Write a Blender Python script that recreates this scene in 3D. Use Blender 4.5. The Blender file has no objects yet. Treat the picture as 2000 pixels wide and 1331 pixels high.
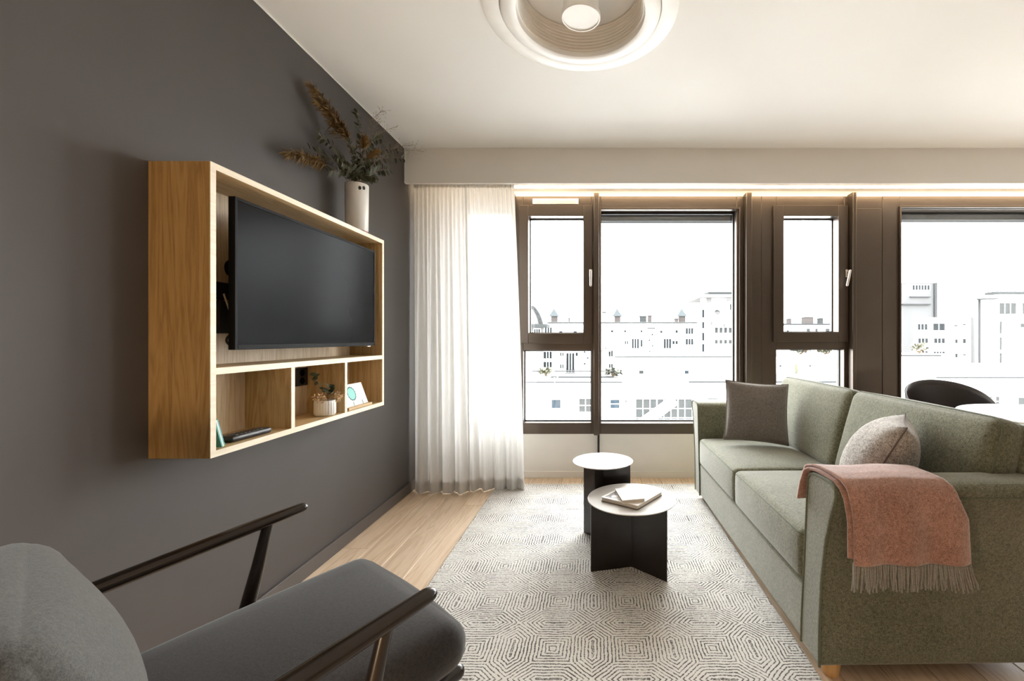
import bpy, bmesh, math, random
from mathutils import Vector, Matrix
random.seed(7)
PI = math.pi
S = bpy.context.scene
COL = S.collection

# ------------------------------------------------------------------ camera, world, lights, exposure
F, PX0, PY0, CZ = 865.0, 1168.0, 662.0, 1.185
cam_d = bpy.data.cameras.new('camera'); cam = bpy.data.objects.new('camera', cam_d); COL.objects.link(cam)
cam.location = (0, 0, CZ); cam.rotation_euler = (PI/2, 0, 0)
cam_d.sensor_width = 36; cam_d.lens = 36*F/2000
cam_d.shift_x = -(PX0-1000)/2000; cam_d.shift_y = -(665.5-PY0)/2000
cam_d.clip_start = .02; cam_d.clip_end = 500
S.camera = cam
SKY = 7.0
w = bpy.data.worlds.new('sky'); S.world = w; w.use_nodes = True
bg = w.node_tree.nodes['Background']
bg.inputs[0].default_value = (.98, .99, 1, 1); bg.inputs[1].default_value = SKY
S.view_settings.view_transform = 'Standard'; S.view_settings.look = 'None'
S.view_settings.gamma = 1; S.view_settings.use_curve_mapping = False
S.view_settings.exposure = 1.55

def lamp(name, kind, loc, energy, color, **kw):
    d = bpy.data.lights.new(name, kind); d.energy = energy; d.color = color
    o = bpy.data.objects.new(name, d); COL.objects.link(o); o.location = loc
    for k, v in kw.items():
        if k == 'rot': o.rotation_euler = v
        elif k == 'portal': d.cycles.is_portal = True
        else: setattr(d, k, v)
    return o
for n_, (xa, xb, za, zb) in enumerate([(-1.15, -.70, .45, 2.3), (-.66, -.04, .45, 2.3), (0, 1.2, .45, 2.3), (1.5, 2.15, .45, 2.3), (2.55, 4.3, .45, 2.3)]):
    lamp('window_portal', 'AREA', ((xa+xb)/2, 3.93, (za+zb)/2), 1, (1, 1, 1), rot=(-PI/2, 0, 0), shape='RECTANGLE', size=xb-xa, size_y=zb-za, portal=1)
# warm reading lamp and an unseen ceiling point added as fill behind the camera
lamp('reading_lamp', 'POINT', (-.85, -.40, .48), 15, (1, .74, .48), shadow_soft_size=.12)
lamp('warm_fill', 'POINT', (1.2, -1.2, 2.2), 2.5, (1, .74, .48), shadow_soft_size=.2)

# ------------------------------------------------------------------ helpers
def at(px, py, D): return Vector(((px-PX0)/F*D, D, CZ+(PY0-py)/F*D))
def WX(px, D=3.78): return (px-PX0)/F*D
def WZ(py, D=3.78): return CZ+(PY0-py)/F*D
def onX(px, py, X):
    D = X*F/(px-PX0); return Vector((X, D, CZ+(PY0-py)/F*D))

def finish(name, bm, m, parent=None, smooth=35, bevel=0, seg=2, solid=0, sub=0):
    me = bpy.data.meshes.new(name)
    bmesh.ops.recalc_face_normals(bm, faces=bm.faces[:])
    bm.to_mesh(me); bm.free()
    for mm in (m if isinstance(m, (list, tuple)) else [m]): me.materials.append(mm)
    if smooth:
        me.shade_smooth(); me.set_sharp_from_angle(angle=math.radians(smooth))
    o = bpy.data.objects.new(name, me); COL.objects.link(o)
    if parent is not None: o.parent = parent
    if solid:
        md = o.modifiers.new('solid', 'SOLIDIFY'); md.thickness = solid; md.offset = 0
    if bevel:
        md = o.modifiers.new('bevel', 'BEVEL'); md.width = bevel; md.segments = seg; md.limit_method = 'ANGLE'
        md.angle_limit = math.radians(40)
    if sub:
        md = o.modifiers.new('sub', 'SUBSURF'); md.levels = sub; md.render_levels = sub
    return o
def tag(o, label, cat=None, group=None, kind=None):
    o['label'] = label
    if cat: o['category'] = cat
    if group: o['group'] = group
    if kind: o['kind'] = kind
    return o
def empty(name, loc=(0, 0, 0), rz=0):
    o = bpy.data.objects.new(name, None); COL.objects.link(o); o.location = loc; o.rotation_euler = (0, 0, rz); o.empty_display_size = .1
    return o
def box(bm, x0, x1, y0, y1, z0, z1, M=None):
    vs = [bm.verts.new((x, y, z)) for x in (x0, x1) for y in (y0, y1) for z in (z0, z1)]
    if M is not None:
        for v in vs: v.co = M @ v.co
    for f in ((0, 1, 3, 2), (4, 6, 7, 5), (0, 4, 5, 1), (2, 3, 7, 6), (0, 2, 6, 4), (1, 5, 7, 3)):
        bm.faces.new([vs[i] for i in f])
def bx(*a, M=None):
    bm = bmesh.new(); box(bm, *a, M=M); return bm
def tube(bm, pts, r, n=8, closed=False, cap=True, flat=1.0, up=None):
    pts = [Vector(p) for p in pts]; k = len(pts)
    rs = r if isinstance(r, (list, tuple)) else [r]*k
    rings = []; prev = None
    for i, p in enumerate(pts):
        if closed: t = pts[(i+1) % k]-pts[i-1]
        else: t = pts[min(i+1, k-1)]-pts[max(i-1, 0)]
        if t.length < 1e-9: t = Vector((0, 0, 1))
        t.normalize()
        if prev is None:
            a = Vector(up) if up else (Vector((0, 0, 1)) if abs(t.z) < .9 else Vector((1, 0, 0)))
            u = (a - t*a.dot(t)).normalized()
        else: u = (prev - t*prev.dot(t)).normalized()
        prev = u; v = t.cross(u)
        rings.append([bm.verts.new(p + rs[i]*(math.cos(2*PI*j/n)*u*flat + math.sin(2*PI*j/n)*v)) for j in range(n)])
    for i in range(k if closed else k-1):
        A, B = rings[i], rings[(i+1) % k]
        for j in range(n): bm.faces.new((A[j], A[(j+1) % n], B[(j+1) % n], B[j]))
    if cap and not closed:
        bm.faces.new(rings[0]); bm.faces.new(rings[-1][::-1])
def rod(bm, pts, r, n=12, flat=1.0, up=None, round_end=(True, True)):
    """tube with domed ends"""
    pts = [Vector(p) for p in pts]; rs = list(r) if isinstance(r, (list, tuple)) else [r]*len(pts)
    d0 = (pts[0]-pts[1]).normalized(); d1 = (pts[-1]-pts[-2]).normalized()
    P, R = list(pts), list(rs)
    if round_end[0]:
        for a in (30, 60, 85):
            P.insert(0, pts[0]+d0*rs[0]*math.sin(math.radians(a))); R.insert(0, rs[0]*math.cos(math.radians(a)))
    if round_end[1]:
        for a in (30, 60, 85):
            P.append(pts[-1]+d1*rs[-1]*math.sin(math.radians(a))); R.append(rs[-1]*math.cos(math.radians(a)))
    tube(bm, P, R, n, flat=flat, up=up)
def lathe(bm, prof, n=32, c=(0, 0, 0), cap0=True, cap1=True):
    rings = []
    for r, z in prof:
        rings.append([bm.verts.new((c[0]+r*math.cos(2*PI*j/n), c[1]+r*math.sin(2*PI*j/n), c[2]+z)) for j in range(n)])
    for A, B in zip(rings, rings[1:]):
        for j in range(n): bm.faces.new((A[j], A[(j+1) % n], B[(j+1) % n], B[j]))
    if cap0: bm.faces.new(rings[0][::-1])
    if cap1: bm.faces.new(rings[-1])
def prism(bm, poly, axis, a0, a1):
    """poly in the two other axes, extruded along axis"""
    def mk(p, a):
        return {'x': (a, p[0], p[1]), 'y': (p[0], a, p[1]), 'z': (p[0], p[1], a)}[axis]
    A = [bm.verts.new(mk(p, a0)) for p in poly]; B = [bm.verts.new(mk(p, a1)) for p in poly]
    n = len(poly)
    for i in range(n): bm.faces.new((A[i], A[(i+1) % n], B[(i+1) % n], B[i]))
    bm.faces.new(A[::-1]); bm.faces.new(B)
def axis_params(h, r, inner=6, k=4):
    L = [-h + r*(1-math.cos(PI/2*i/k)) for i in range(k)]
    mid = [-h+r + (2*h-2*r)*i/inner for i in range(inner+1)]
    return L + mid + [-x for x in L[::-1]]
def softbox(hx, hy, hz, r, puff=(0, 0, 0), inner=8):
    """rounded box, faces bulged by puff along each axis"""
    bm = bmesh.new(); H = (hx, hy, hz)
    P = [axis_params(h, min(r, h*.98), inner) for h in H]
    cache = {}
    def vert(q):
        key = tuple(round(c, 6) for c in q)
        if key in cache: return cache[key]
        c = Vector([max(-(H[i]-r), min(H[i]-r, q[i])) if H[i] > r else 0 for i in range(3)])
        d = Vector(q)-c
        p = c + (d.normalized()*r if d.length > 1e-9 else d)
        u = [q[i]/H[i] for i in range(3)]
        for i in range(3):
            j, k = [a for a in range(3) if a != i]
            p[i] += puff[i]*u[i]*max(0, (1-u[j]**2))*max(0, (1-u[k]**2))
        v = bm.verts.new(p); cache[key] = v; return v
    for ax in range(3):
        j, k = [a for a in range(3) if a != ax]
        for s in (-1, 1):
            for a in range(len(P[j])-1):
                for b in range(len(P[k])-1):
                    q = []
                    for (aa, bb) in ((a, b), (a+1, b), (a+1, b+1), (a, b+1)):
                        c = [0, 0, 0]; c[ax] = s*H[ax]; c[j] = P[j][aa]; c[k] = P[k][bb]; q.append(vert(c))
                    if len(set(q)) == 4:
                        try: bm.faces.new(q)
                        except ValueError: pass
    return bm
def rrect(hx, hy, r, k=6):
    out = []
    for cx, cy, a0 in ((hx-r, hy-r, 0), (-hx+r, hy-r, 90), (-hx+r, -hy+r, 180), (hx-r, -hy+r, 270)):
        for i in range(k+1):
            a = math.radians(a0+90*i/k); out.append((cx+r*math.cos(a), cy+r*math.sin(a)))
    return out
def pillow_bm(wd, ht, th, n=22, pinch=.06, rnd=None):
    bm = bmesh.new(); V = {}
    for s in (1, -1):
        for i in range(n+1):
            for j in range(n+1):
                u, v = 2*i/n-1, 2*j/n-1
                edge = i in (0, n) or j in (0, n)
                if s < 0 and edge: V[s, i, j] = V[1, i, j]; continue
                x = wd/2*u*(1-pinch*(1-v*v)*abs(u)); y = ht/2*v*(1-pinch*(1-u*u)*abs(v))
                t = ((1-u*u)*(1-v*v))**.5
                z = s*th/2*t*(1+.06*math.sin(5*u+2*v+(1 if s > 0 else 3)))
                V[s, i, j] = bm.verts.new((x, y, z))
    for s in (1, -1):
        for i in range(n):
            for j in range(n):
                f = [V[s, i, j], V[s, i+1, j], V[s, i+1, j+1], V[s, i, j+1]]
                bm.faces.new(f if s > 0 else f[::-1])
    return bm
def pillow_edge(wd, ht, pinch=.06, n=14):
    out = []
    for k in range(4):
        for i in range(n):
            t = 2*i/n-1
            u, v = [(t, -1), (1, t), (-t, 1), (-1, -t)][k]
            out.append((wd/2*u*(1-pinch*(1-v*v)*abs(u)), ht/2*v*(1-pinch*(1-u*u)*abs(v)), 0))
    return out
def xf(bm, M):
    bmesh.ops.transform(bm, matrix=M, verts=bm.verts[:]); return bm

# ------------------------------------------------------------------ materials
class NT:
    def __init__(s, name):
        s.m = bpy.data.materials.new(name); s.m.use_nodes = True; s.t = s.m.node_tree; s.N = s.t.nodes; s.L = s.t.links
        s.b = s.N['Principled BSDF']; s.out = s.N['Material Output']
    def n(s, typ, **kw):
        o = s.N.new(typ)
        for k, v in kw.items(): setattr(o, k, v)
        return o
    def set(s, sock, v):
        if hasattr(v, 'is_output') or hasattr(v, 'links'): s.L.new(v, sock)
        elif isinstance(v, (tuple, list)) and len(v) == 3 and sock.type == 'RGBA': sock.default_value = (*v, 1)
        else: sock.default_value = v
    def math(s, op, a, b=0, c=None):
        o = s.n('ShaderNodeMath', operation=op); s.set(o.inputs[0], a); s.set(o.inputs[1], b)
        if c is not None: s.set(o.inputs[2], c)
        return o.outputs[0]
    def coord(s, which='Object'): return s.n('ShaderNodeTexCoord').outputs[which]
    def mapping(s, vec, scale=(1, 1, 1), loc=None, rot=(0, 0, 0)):
        o = s.n('ShaderNodeMapping'); s.L.new(vec, o.inputs[0]); o.inputs['Scale'].default_value = scale; o.inputs['Rotation'].default_value = rot
        if loc is not None: s.set(o.inputs['Location'], loc)
        return o.outputs[0]
    def noise(s, vec, scale, detail=3, rough=.55, dist=0):
        o = s.n('ShaderNodeTexNoise'); s.L.new(vec, o.inputs['Vector']); o.inputs['Scale'].default_value = scale
        o.inputs['Detail'].default_value = detail; o.inputs['Roughness'].default_value = rough; o.inputs['Distortion'].default_value = dist
        return o.outputs['Fac']
    def ramp(s, fac, stops):
        o = s.n('ShaderNodeValToRGB'); s.L.new(fac, o.inputs[0]); e = o.color_ramp.elements
        while len(e) < len(stops): e.new(.5)
        for q, (p, c) in zip(e, stops): q.position = p; q.color = (*c, 1) if len(c) == 3 else c
        return o.outputs[0]
    def mix(s, fac, a, b):
        o = s.n('ShaderNodeMix', data_type='RGBA'); s.set(o.inputs[0], fac); s.set(o.inputs[6], a); s.set(o.inputs[7], b); return o.outputs[2]
    def bump(s, h, strength=.2, dist=.002):
        o = s.n('ShaderNodeBump'); o.inputs['Strength'].default_value = strength; o.inputs['Distance'].default_value = dist
        s.L.new(h, o.inputs['Height']); s.L.new(o.outputs[0], s.b.inputs['Normal'])
    def base(s, col, rough=.5, metal=0, spec=.5):
        s.set(s.b.inputs['Base Color'], col); s.b.inputs['Roughness'].default_value = rough
        s.b.inputs['Metallic'].default_value = metal; s.b.inputs['Specular IOR Level'].default_value = spec
        return s

def plain(name, col, rough=.5, metal=0, spec=.5, var=.06, scale=6, bump=0, bscale=60, bdist=.001):
    k = NT(name); c = k.coord()
    f = k.noise(c, scale, 3)
    lo = tuple(x*(1-var) for x in col); hi = tuple(min(1, x*(1+var)) for x in col)
    k.base(k.ramp(f, [(.3, lo), (.7, hi)]), rough, metal, spec)
    if bump: k.bump(k.noise(c, bscale, 2), bump, bdist)
    return k.m
def wood(name, dark, mid, light, axis='y', rough=.45, scale=1.0, rand=True, bump=.08):
    k = NT(name); c = k.coord()
    sc = {'x': (.07, 1, 1), 'y': (1, .07, 1), 'z': (1, 1, .07)}[axis]
    loc = None
    if rand:
        oi = k.n('ShaderNodeObjectInfo')
        cmb = k.n('ShaderNodeCombineXYZ'); r_ = k.math('MULTIPLY', oi.outputs['Random'], 37.0)
        for i in range(3): k.L.new(r_, cmb.inputs[i])
        loc = cmb.outputs[0]
    v = k.mapping(c, tuple(scale*x for x in sc), loc)
    big = k.noise(v, 9, 3, .5, 1.2)
    rings = k.math('FRACT', k.math('MULTIPLY', big, 7.0))
    rings = k.math('ABSOLUTE', k.math('SUBTRACT', rings, .5))
    fine = k.noise(v, 90, 4, .6)
    fac = k.math('ADD', k.math('MULTIPLY', rings, .7), k.math('MULTIPLY', fine, .62))
    col = k.ramp(fac, [(.22, dark), (.5, mid), (.85, light)])
    if rand:
        hs = k.n('ShaderNodeHueSaturation'); k.L.new(col, hs.inputs['Color'])
        k.set(hs.inputs['Value'], k.math('ADD', k.math('MULTIPLY', oi.outputs['Random'], .16), .92)); col = hs.outputs[0]
    k.base(col, rough)
    k.bump(fine, bump, .001)
    return k.m
def fabric(name, dark, light, scale=420, rough=.95, bump=.5, blotch=.12, sheen=.25, aniso=(1, 1, 1)):
    k = NT(name); c = k.coord()
    v = k.mapping(c, aniso)
    f1 = k.noise(v, scale, 2, .7); f2 = k.noise(c, 7, 3); f3 = k.noise(v, scale*.33, 3, .7)
    fac = k.math('ADD', k.math('MULTIPLY', f1, .6), k.math('MULTIPLY', f3, .4))
    fac = k.math('ADD', fac, k.math('MULTIPLY', k.math('SUBTRACT', f2, .5), blotch))
    k.base(k.ramp(fac, [(.36, dark), (.64, light)]), rough, 0, .2)
    k.b.inputs['Sheen Weight'].default_value = sheen; k.b.inputs['Sheen Roughness'].default_value = .5
    k.bump(fac, bump, .0015)
    return k.m
def glass_mat(name, tint=(1, 1, 1), refl=1.0):
    k = NT(name); k.N.remove(k.b)
    t = k.n('ShaderNodeBsdfTransparent'); t.inputs[0].default_value = (*tint, 1)
    g = k.n('ShaderNodeBsdfGlossy'); g.inputs['Roughness'].default_value = .01
    ge = k.n('ShaderNodeNewGeometry'); dt_ = k.n('ShaderNodeVectorMath', operation='DOT_PRODUCT')
    k.L.new(ge.outputs['Normal'], dt_.inputs[0]); k.L.new(ge.outputs['Incoming'], dt_.inputs[1])
    ca = k.math('SUBTRACT', 1, k.math('ABSOLUTE', dt_.outputs['Value']))
    fr = k.math('ADD', .04, k.math('MULTIPLY', .96, k.math('POWER', ca, 5)))   # Schlick, same from both faces
    mx = k.n('ShaderNodeMixShader'); k.L.new(k.math('MULTIPLY', fr, refl), mx.inputs[0])
    k.L.new(t.outputs[0], mx.inputs[1]); k.L.new(g.outputs[0], mx.inputs[2]); k.L.new(mx.outputs[0], k.out.inputs[0])
    return k.m
def emit_mat(name, col, s):
    k = NT(name); k.base((0.8, .8, .8)); k.b.inputs['Emission Color'].default_value = (*col, 1); k.b.inputs['Emission Strength'].default_value = s
    return k.m

m_wall_dark = plain('dark_paint', (.066, .057, .053), .62, var=.04, scale=3, bump=.12, bscale=160)
m_white = plain('white_paint', (.78, .76, .72), .75, var=.015, scale=2, bump=.05, bscale=180)
m_right = plain('light_grey_paint', (.50, .48, .45), .75)
m_rear = plain('taupe_paint', (.15, .13, .115), .75)
m_ceil = plain('ceiling_paint', (.83, .82, .79), .8, var=.012, scale=1.5)
m_parapet = plain('parapet_paint', (.80, .77, .72), .5, var=.015)
m_frame = plain('bronze_frame', (.112, .088, .070), .34, metal=.65, var=.05, scale=3)
m_frame_d = plain('bronze_gasket', (.02, .018, .018), .5)
m_joint = plain('dark_joint', (.10, .07, .045), .9)
m_base_dark = plain('dark_baseboard', (.085, .073, .066), .45)
m_oak_floor = wood('oak_floor', (.56, .41, .27), (.70, .54, .385), (.77, .62, .47), 'y', .36, scale=1.2)
m_oak_z = wood('oak_veneer_shaded', (.27, .15, .05), (.39, .235, .085), (.47, .30, .125), 'z', .45, rand=False, scale=1.6)  # near side panel: its shade is put into a darker oak
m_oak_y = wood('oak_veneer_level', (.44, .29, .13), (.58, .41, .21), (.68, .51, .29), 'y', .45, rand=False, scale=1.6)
m_oak_z2 = wood('oak_veneer_lit_divider', (.40, .255, .105), (.54, .37, .175), (.64, .47, .25), 'z', .45, rand=False, scale=1.6)  # dividers and far side: oak paled for the light on them
m_oak_pale = wood('oak_veneer_lit_back', (.58, .42, .25), (.74, .57, .38), (.82, .67, .48), 'z', .5, rand=False, scale=1.6)  # back panel: lit look put into a paler oak
m_edge = wood('lit_edge_band', (.74, .63, .47), (.82, .72, .56), (.88, .79, .64), 'y', .45, rand=False)  # front edges: window light put into a near-white oak
m_legwood = wood('beech_leg', (.55, .32, .12), (.66, .40, .17), (.74, .48, .22), 'z', .4, rand=False)
m_black = plain('black_plastic', (.012, .012, .013), .35)
m_black_matte = plain('black_matte', (.010, .009, .009), .7)
m_screen = plain('screen', (.004, .004, .0045), .24, spec=.022)
m_bezel = plain('bezel_plastic', (.008, .008, .0085), .5, spec=.06)
m_steel = plain('satin_steel', (.75, .70, .65), .3, metal=.9)
m_sofa = fabric('green_wool', (.050, .050, .027), (.240, .240, .165), 300, sheen=.45, bump=.7)
m_pipe = fabric('green_piping', (.075, .085, .055), (.17, .18, .125), 500)
m_chairfab = fabric('charcoal_wool', (.017, .015, .0145), (.042, .038, .036), 420, blotch=.05)
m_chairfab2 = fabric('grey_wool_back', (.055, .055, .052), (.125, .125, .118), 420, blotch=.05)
m_chairwood = plain('dark_stained_wood', (.016, .0095, .006), .25, var=.3, scale=14)
m_pil1 = fabric('taupe_weave', (.10, .088, .078), (.25, .225, .20), 330, bump=.6)
m_pil2 = fabric('pale_knit', (.15, .135, .12), (.60, .56, .51), 210, bump=1.0)
m_pil2s = plain('dark_seam', (.12, .10, .09), .9)
m_throw = fabric('rose_wool', (.20, .098, .070), (.50, .285, .222), 300, blotch=.25, sheen=.5)
m_fringe = fabric('grey_wool', (.20, .185, .165), (.40, .38, .345), 500)
m_table = plain('dark_lacquered_steel', (.014, .010, .009), .26, spec=.5)
m_tabletop = plain('window_glare_gloss', (.80, .79, .78), .22, spec=.6, var=.01)  # pale colour stands for the window reflected in a dark glossy top
m_ceramic = plain('white_ceramic', (.80, .78, .74), .3)
m_red = plain('red_glaze', (.28, .03, .025), .35)
m_paper = plain('white_paper', (.82, .80, .76), .6)
m_cream = plain('cream_cover', (.80, .74, .65), .6)
m_pages = plain('paper_pages', (.55, .50, .44), .8)
m_brownpages = plain('grey_brown_cover', (.18, .14, .12), .6)
m_teal = plain('teal_cover', (.10, .42, .42), .5)
m_tealdark = plain('dark_teal_ink', (.03, .14, .15), .6)
m_mint = plain('mint_ink', (.26, .66, .60), .6)
m_leaf = plain('eucalyptus_leaf', (.044, .047, .018), .5, var=.35, scale=30)
m_leaf2 = plain('dark_leaf', (.045, .07, .04), .45, var=.3, scale=30)
m_stem = plain('brown_stem', (.14, .09, .045), .7)
m_plume = plain('pampas_plume', (.22, .13, .045), .9, var=.35, scale=20)
m_sprig = plain('dry_grass', (.24, .19, .125), .9)
m_seed = plain('beige_seed', (.62, .44, .26), .6, var=.2, scale=40)
m_soil = plain('soil', (.12, .08, .045), .9)
m_curt_list = None
m_glass = glass_mat('window_glass', (.97, .98, .98))
m_led = emit_mat('led_diffuser', (1, .75, .47), 10.0)
m_plastic_white = plain('white_plastic', (.85, .83, .79), .4)
m_ribs = plain('beige_ribbed_metal', (.76, .70, .62), .55)
m_facade = plain('white_render', (.82, .82, .80), .9, var=.03, scale=.4)
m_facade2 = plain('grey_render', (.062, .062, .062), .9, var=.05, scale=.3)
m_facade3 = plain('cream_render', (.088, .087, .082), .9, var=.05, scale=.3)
m_roof = plain('gravel_roof', (.10, .10, .095), .95, var=.12, scale=1.5)
m_bline = plain('grey_metal', (.030, .031, .032), .8, spec=.1)
m_wpane = plain('far_window_pane', (.012, .0145, .016), .8, spec=.1)
m_wpane_l = plain('far_window_pane_pale', (.027, .029, .029), .8, spec=.1)
m_wblue = plain('blue_pane', (.014, .022, .029), .8, spec=.1)
m_turret = plain('zinc_roof', (.040, .046, .048), .8, spec=.1)
m_brick = plain('brown_chimney', (.048, .042, .040), .9, spec=.1)
m_bush = plain('autumn_leaf', (.055, .053, .028), .7, var=.4, scale=8)
m_bush2 = plain('green_grey_leaf', (.030, .032, .022), .7, var=.4, scale=8)
m_ground = plain('asphalt', (.16, .16, .16), .9)

def curtain_mat():
    k = NT('sheer_voile'); k.N.remove(k.b)
    c = k.coord()
    wv = k.n('ShaderNodeTexNoise'); k.L.new(k.mapping(c, (1, 1, .02)), wv.inputs['Vector']); wv.inputs['Scale'].default_value = 500
    col = k.ramp(wv.outputs['Fac'], [(.3, (.66, .645, .62)), (.7, (.76, .745, .72))])
    d = k.n('ShaderNodeBsdfDiffuse'); t = k.n('ShaderNodeBsdfTranslucent'); tr = k.n('ShaderNodeBsdfTransparent')
    k.L.new(col, d.inputs[0]); k.L.new(col, t.inputs[0]); tr.inputs[0].default_value = (1, 1, 1, 1)
    a = k.n('ShaderNodeMixShader'); a.inputs[0].default_value = .36
    k.L.new(d.outputs[0], a.inputs[1]); k.L.new(t.outputs[0], a.inputs[2])
    b = k.n('ShaderNodeMixShader'); b.inputs[0].default_value = .015
    k.L.new(a.outputs[0], b.inputs[1]); k.L.new(tr.outputs[0], b.inputs[2]); k.L.new(b.outputs[0], k.out.inputs[0])
    return k.m
m_curtain = curtain_mat()

def rug_mat():
    k = NT('rug_pile'); c = k.coord()
    P, s, T = .304, .245, .0136
    dn = k.n('ShaderNodeTexNoise'); k.L.new(c, dn.inputs['Vector']); dn.inputs['Scale'].default_value = 26; dn.inputs['Detail'].default_value = 2
    sv = k.n('ShaderNodeVectorMath', operation='SUBTRACT'); k.L.new(dn.outputs['Color'], sv.inputs[0]); sv.inputs[1].default_value = (.5, .5, .5)
    sc = k.n('ShaderNodeVectorMath', operation='SCALE'); k.L.new(sv.outputs[0], sc.inputs[0]); sc.inputs['Scale'].default_value = .010
    ad = k.n('ShaderNodeVectorMath', operation='ADD'); k.L.new(c, ad.inputs[0]); k.L.new(sc.outputs[0], ad.inputs[1])
    xyz = k.n('ShaderNodeSeparateXYZ'); k.L.new(ad.outputs[0], xyz.inputs[0])
    def fold(v, o):
        q = k.math('FRACT', k.math('ADD', k.math('DIVIDE', k.math('SUBTRACT', v, o), P), 100.5))
        return k.math('ABSOLUTE', k.math('SUBTRACT', q, .5))
    fx = fold(xyz.outputs[0], -.172); fy = fold(xyz.outputs[1], 1.678)
    mx = k.math('MAXIMUM', fx, fy); mn = k.math('MINIMUM', fx, fy)
    sq = k.math('SUBTRACT', s, mx)
    hexa = k.math('MINIMUM', k.math('MULTIPLY', sq, -1), k.math('MULTIPLY', k.math('SUBTRACT', mx, mn), .7071))
    ins = k.math('MAXIMUM', sq, hexa)   # inside the square sq>0; outside hexa>0
    fr = k.math('FRACT', k.math('ADD', k.math('DIVIDE', ins, T/P), 0.0))
    wv = k.math('ABSOLUTE', k.math('SUBTRACT', fr, .5))       # 0 centre of the line .5 between
    brk = k.noise(c, 150, 3, .65); brk2 = k.noise(c, 6, 2)
    wid = k.math('ADD', k.math('MULTIPLY', k.math('SUBTRACT', brk, .5), .75), k.math('ADD', k.math('MULTIPLY', k.math('SUBTRACT', brk2, .5), .25), .130))
    mr = k.n('ShaderNodeMapRange', interpolation_type='SMOOTHSTEP'); k.L.new(k.math('SUBTRACT', wv, wid), mr.inputs[0])
    mr.inputs[1].default_value = -.06; mr.inputs[2].default_value = .06
    line = mr.outputs[0]
    pile = k.noise(c, 420, 2, .7)
    lt = k.ramp(pile, [(.3, (.62, .60, .56)), (.7, (.78, .76, .72))])
    k.base(k.mix(line, (.092, .086, .079), lt), .95, 0, .1)
    k.b.inputs['Sheen Weight'].default_value = .2
    k.bump(k.math('ADD', line, pile), .5, .003)
    return k.m
m_rug = rug_mat()

# ------------------------------------------------------------------ setting
XL, XR, YB, YW, HC = -1.455, 4.4, -2.6, 3.78, 2.62
def struct(name, bm, m, label, parent=None, **kw):
    o = finish(name, bm, m, parent, **kw)
    if parent is None: tag(o, label, kind='structure')
    return o
floor = struct('floor', bx(XL-.2, XR+.2, YB-.2, YW+.02, -.10, -.014), m_joint, 'light oak plank floor running towards the windows')
PW = .165; cache = {}
i = 0; x = XL
while x < XR-.01:
    y = YB - [0.3, 1.1, .7, 1.45, .05][i % 5] - .02*(i % 3)
    while y < YW:
        y0, y1 = max(y, YB), min(y+1.8, YW); wd = min(PW, XR-x)
        if y1-y0 > .03:
            key = (round(y1-y0, 3), round(wd, 3))
            if key not in cache:
                bm = bmesh.new(); g, c = .0011, .0016
                poly = [(g, -.014), (wd-g, -.014), (wd-g, -c), (wd-g-c, 0), (g+c, 0), (g, -c)]
                prism(bm, poly, 'y', g, y1-y0-g)
                o = finish('plank', bm, m_oak_floor, floor, smooth=0); cache[key] = o.data
            else:
                o = bpy.data.objects.new('plank', cache[key]); COL.objects.link(o); o.parent = floor
            o.location = (x, y0, 0)
        y += 1.8
    x += PW; i += 1
struct('wall_left', bx(XL-.2, XL, YB-.2, YW+.12, -.1, HC+.1), m_wall_dark, 'dark grey brown painted wall behind the television niche')
struct('wall_right', bx(XR, XR+.2, YB-.2, YW+.12, -.1, HC+.1), m_right, 'light grey right hand wall of the dining end')
struct('wall_rear', bx(XL, XR, YB-.2, YB, -.1, HC+.1), m_rear, 'taupe wall opposite the windows')
# ceiling with a round cut for the diffuser
DC = Vector((-.075, 1.94)); RH = .285
def ceiling():
    bm = bmesh.new(); cs = [(XL-.2, YB-.2), (XR+.2, YB-.2), (XR+.2, YW+.12), (XL-.2, YW+.12)]
    angs = sorted([2*PI*i/64 for i in range(64)] + [math.atan2(c[1]-DC.y, c[0]-DC.x) % (2*PI) for c in cs])
    inn, out, top = [], [], []
    for a in angs:
        d = Vector((math.cos(a), math.sin(a)))
        t = min([(b-o)/q for b, o, q in ((cs[1][0], DC.x, d.x), (cs[0][0], DC.x, d.x), (cs[2][1], DC.y, d.y), (cs[0][1], DC.y, d.y)) if abs(q) > 1e-9 and (b-o)/q > 0])
        inn.append(bm.verts.new((DC.x+RH*d.x, DC.y+RH*d.y, HC))); out.append(bm.verts.new((DC.x+t*d.x, DC.y+t*d.y, HC)))
        top.append(bm.verts.new((DC.x+t*d.x, DC.y+t*d.y, HC+.25)))
    n = len(angs)
    for i in range(n):
        j = (i+1) % n
        bm.faces.new((inn[i], inn[j], out[j], out[i])); bm.faces.new((out[i], out[j], top[j], top[i]))
    bm.faces.new(top)
    return bm
struct('ceiling', ceiling(), m_ceil, 'smooth warm white ceiling above the whole room', smooth=0)
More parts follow.
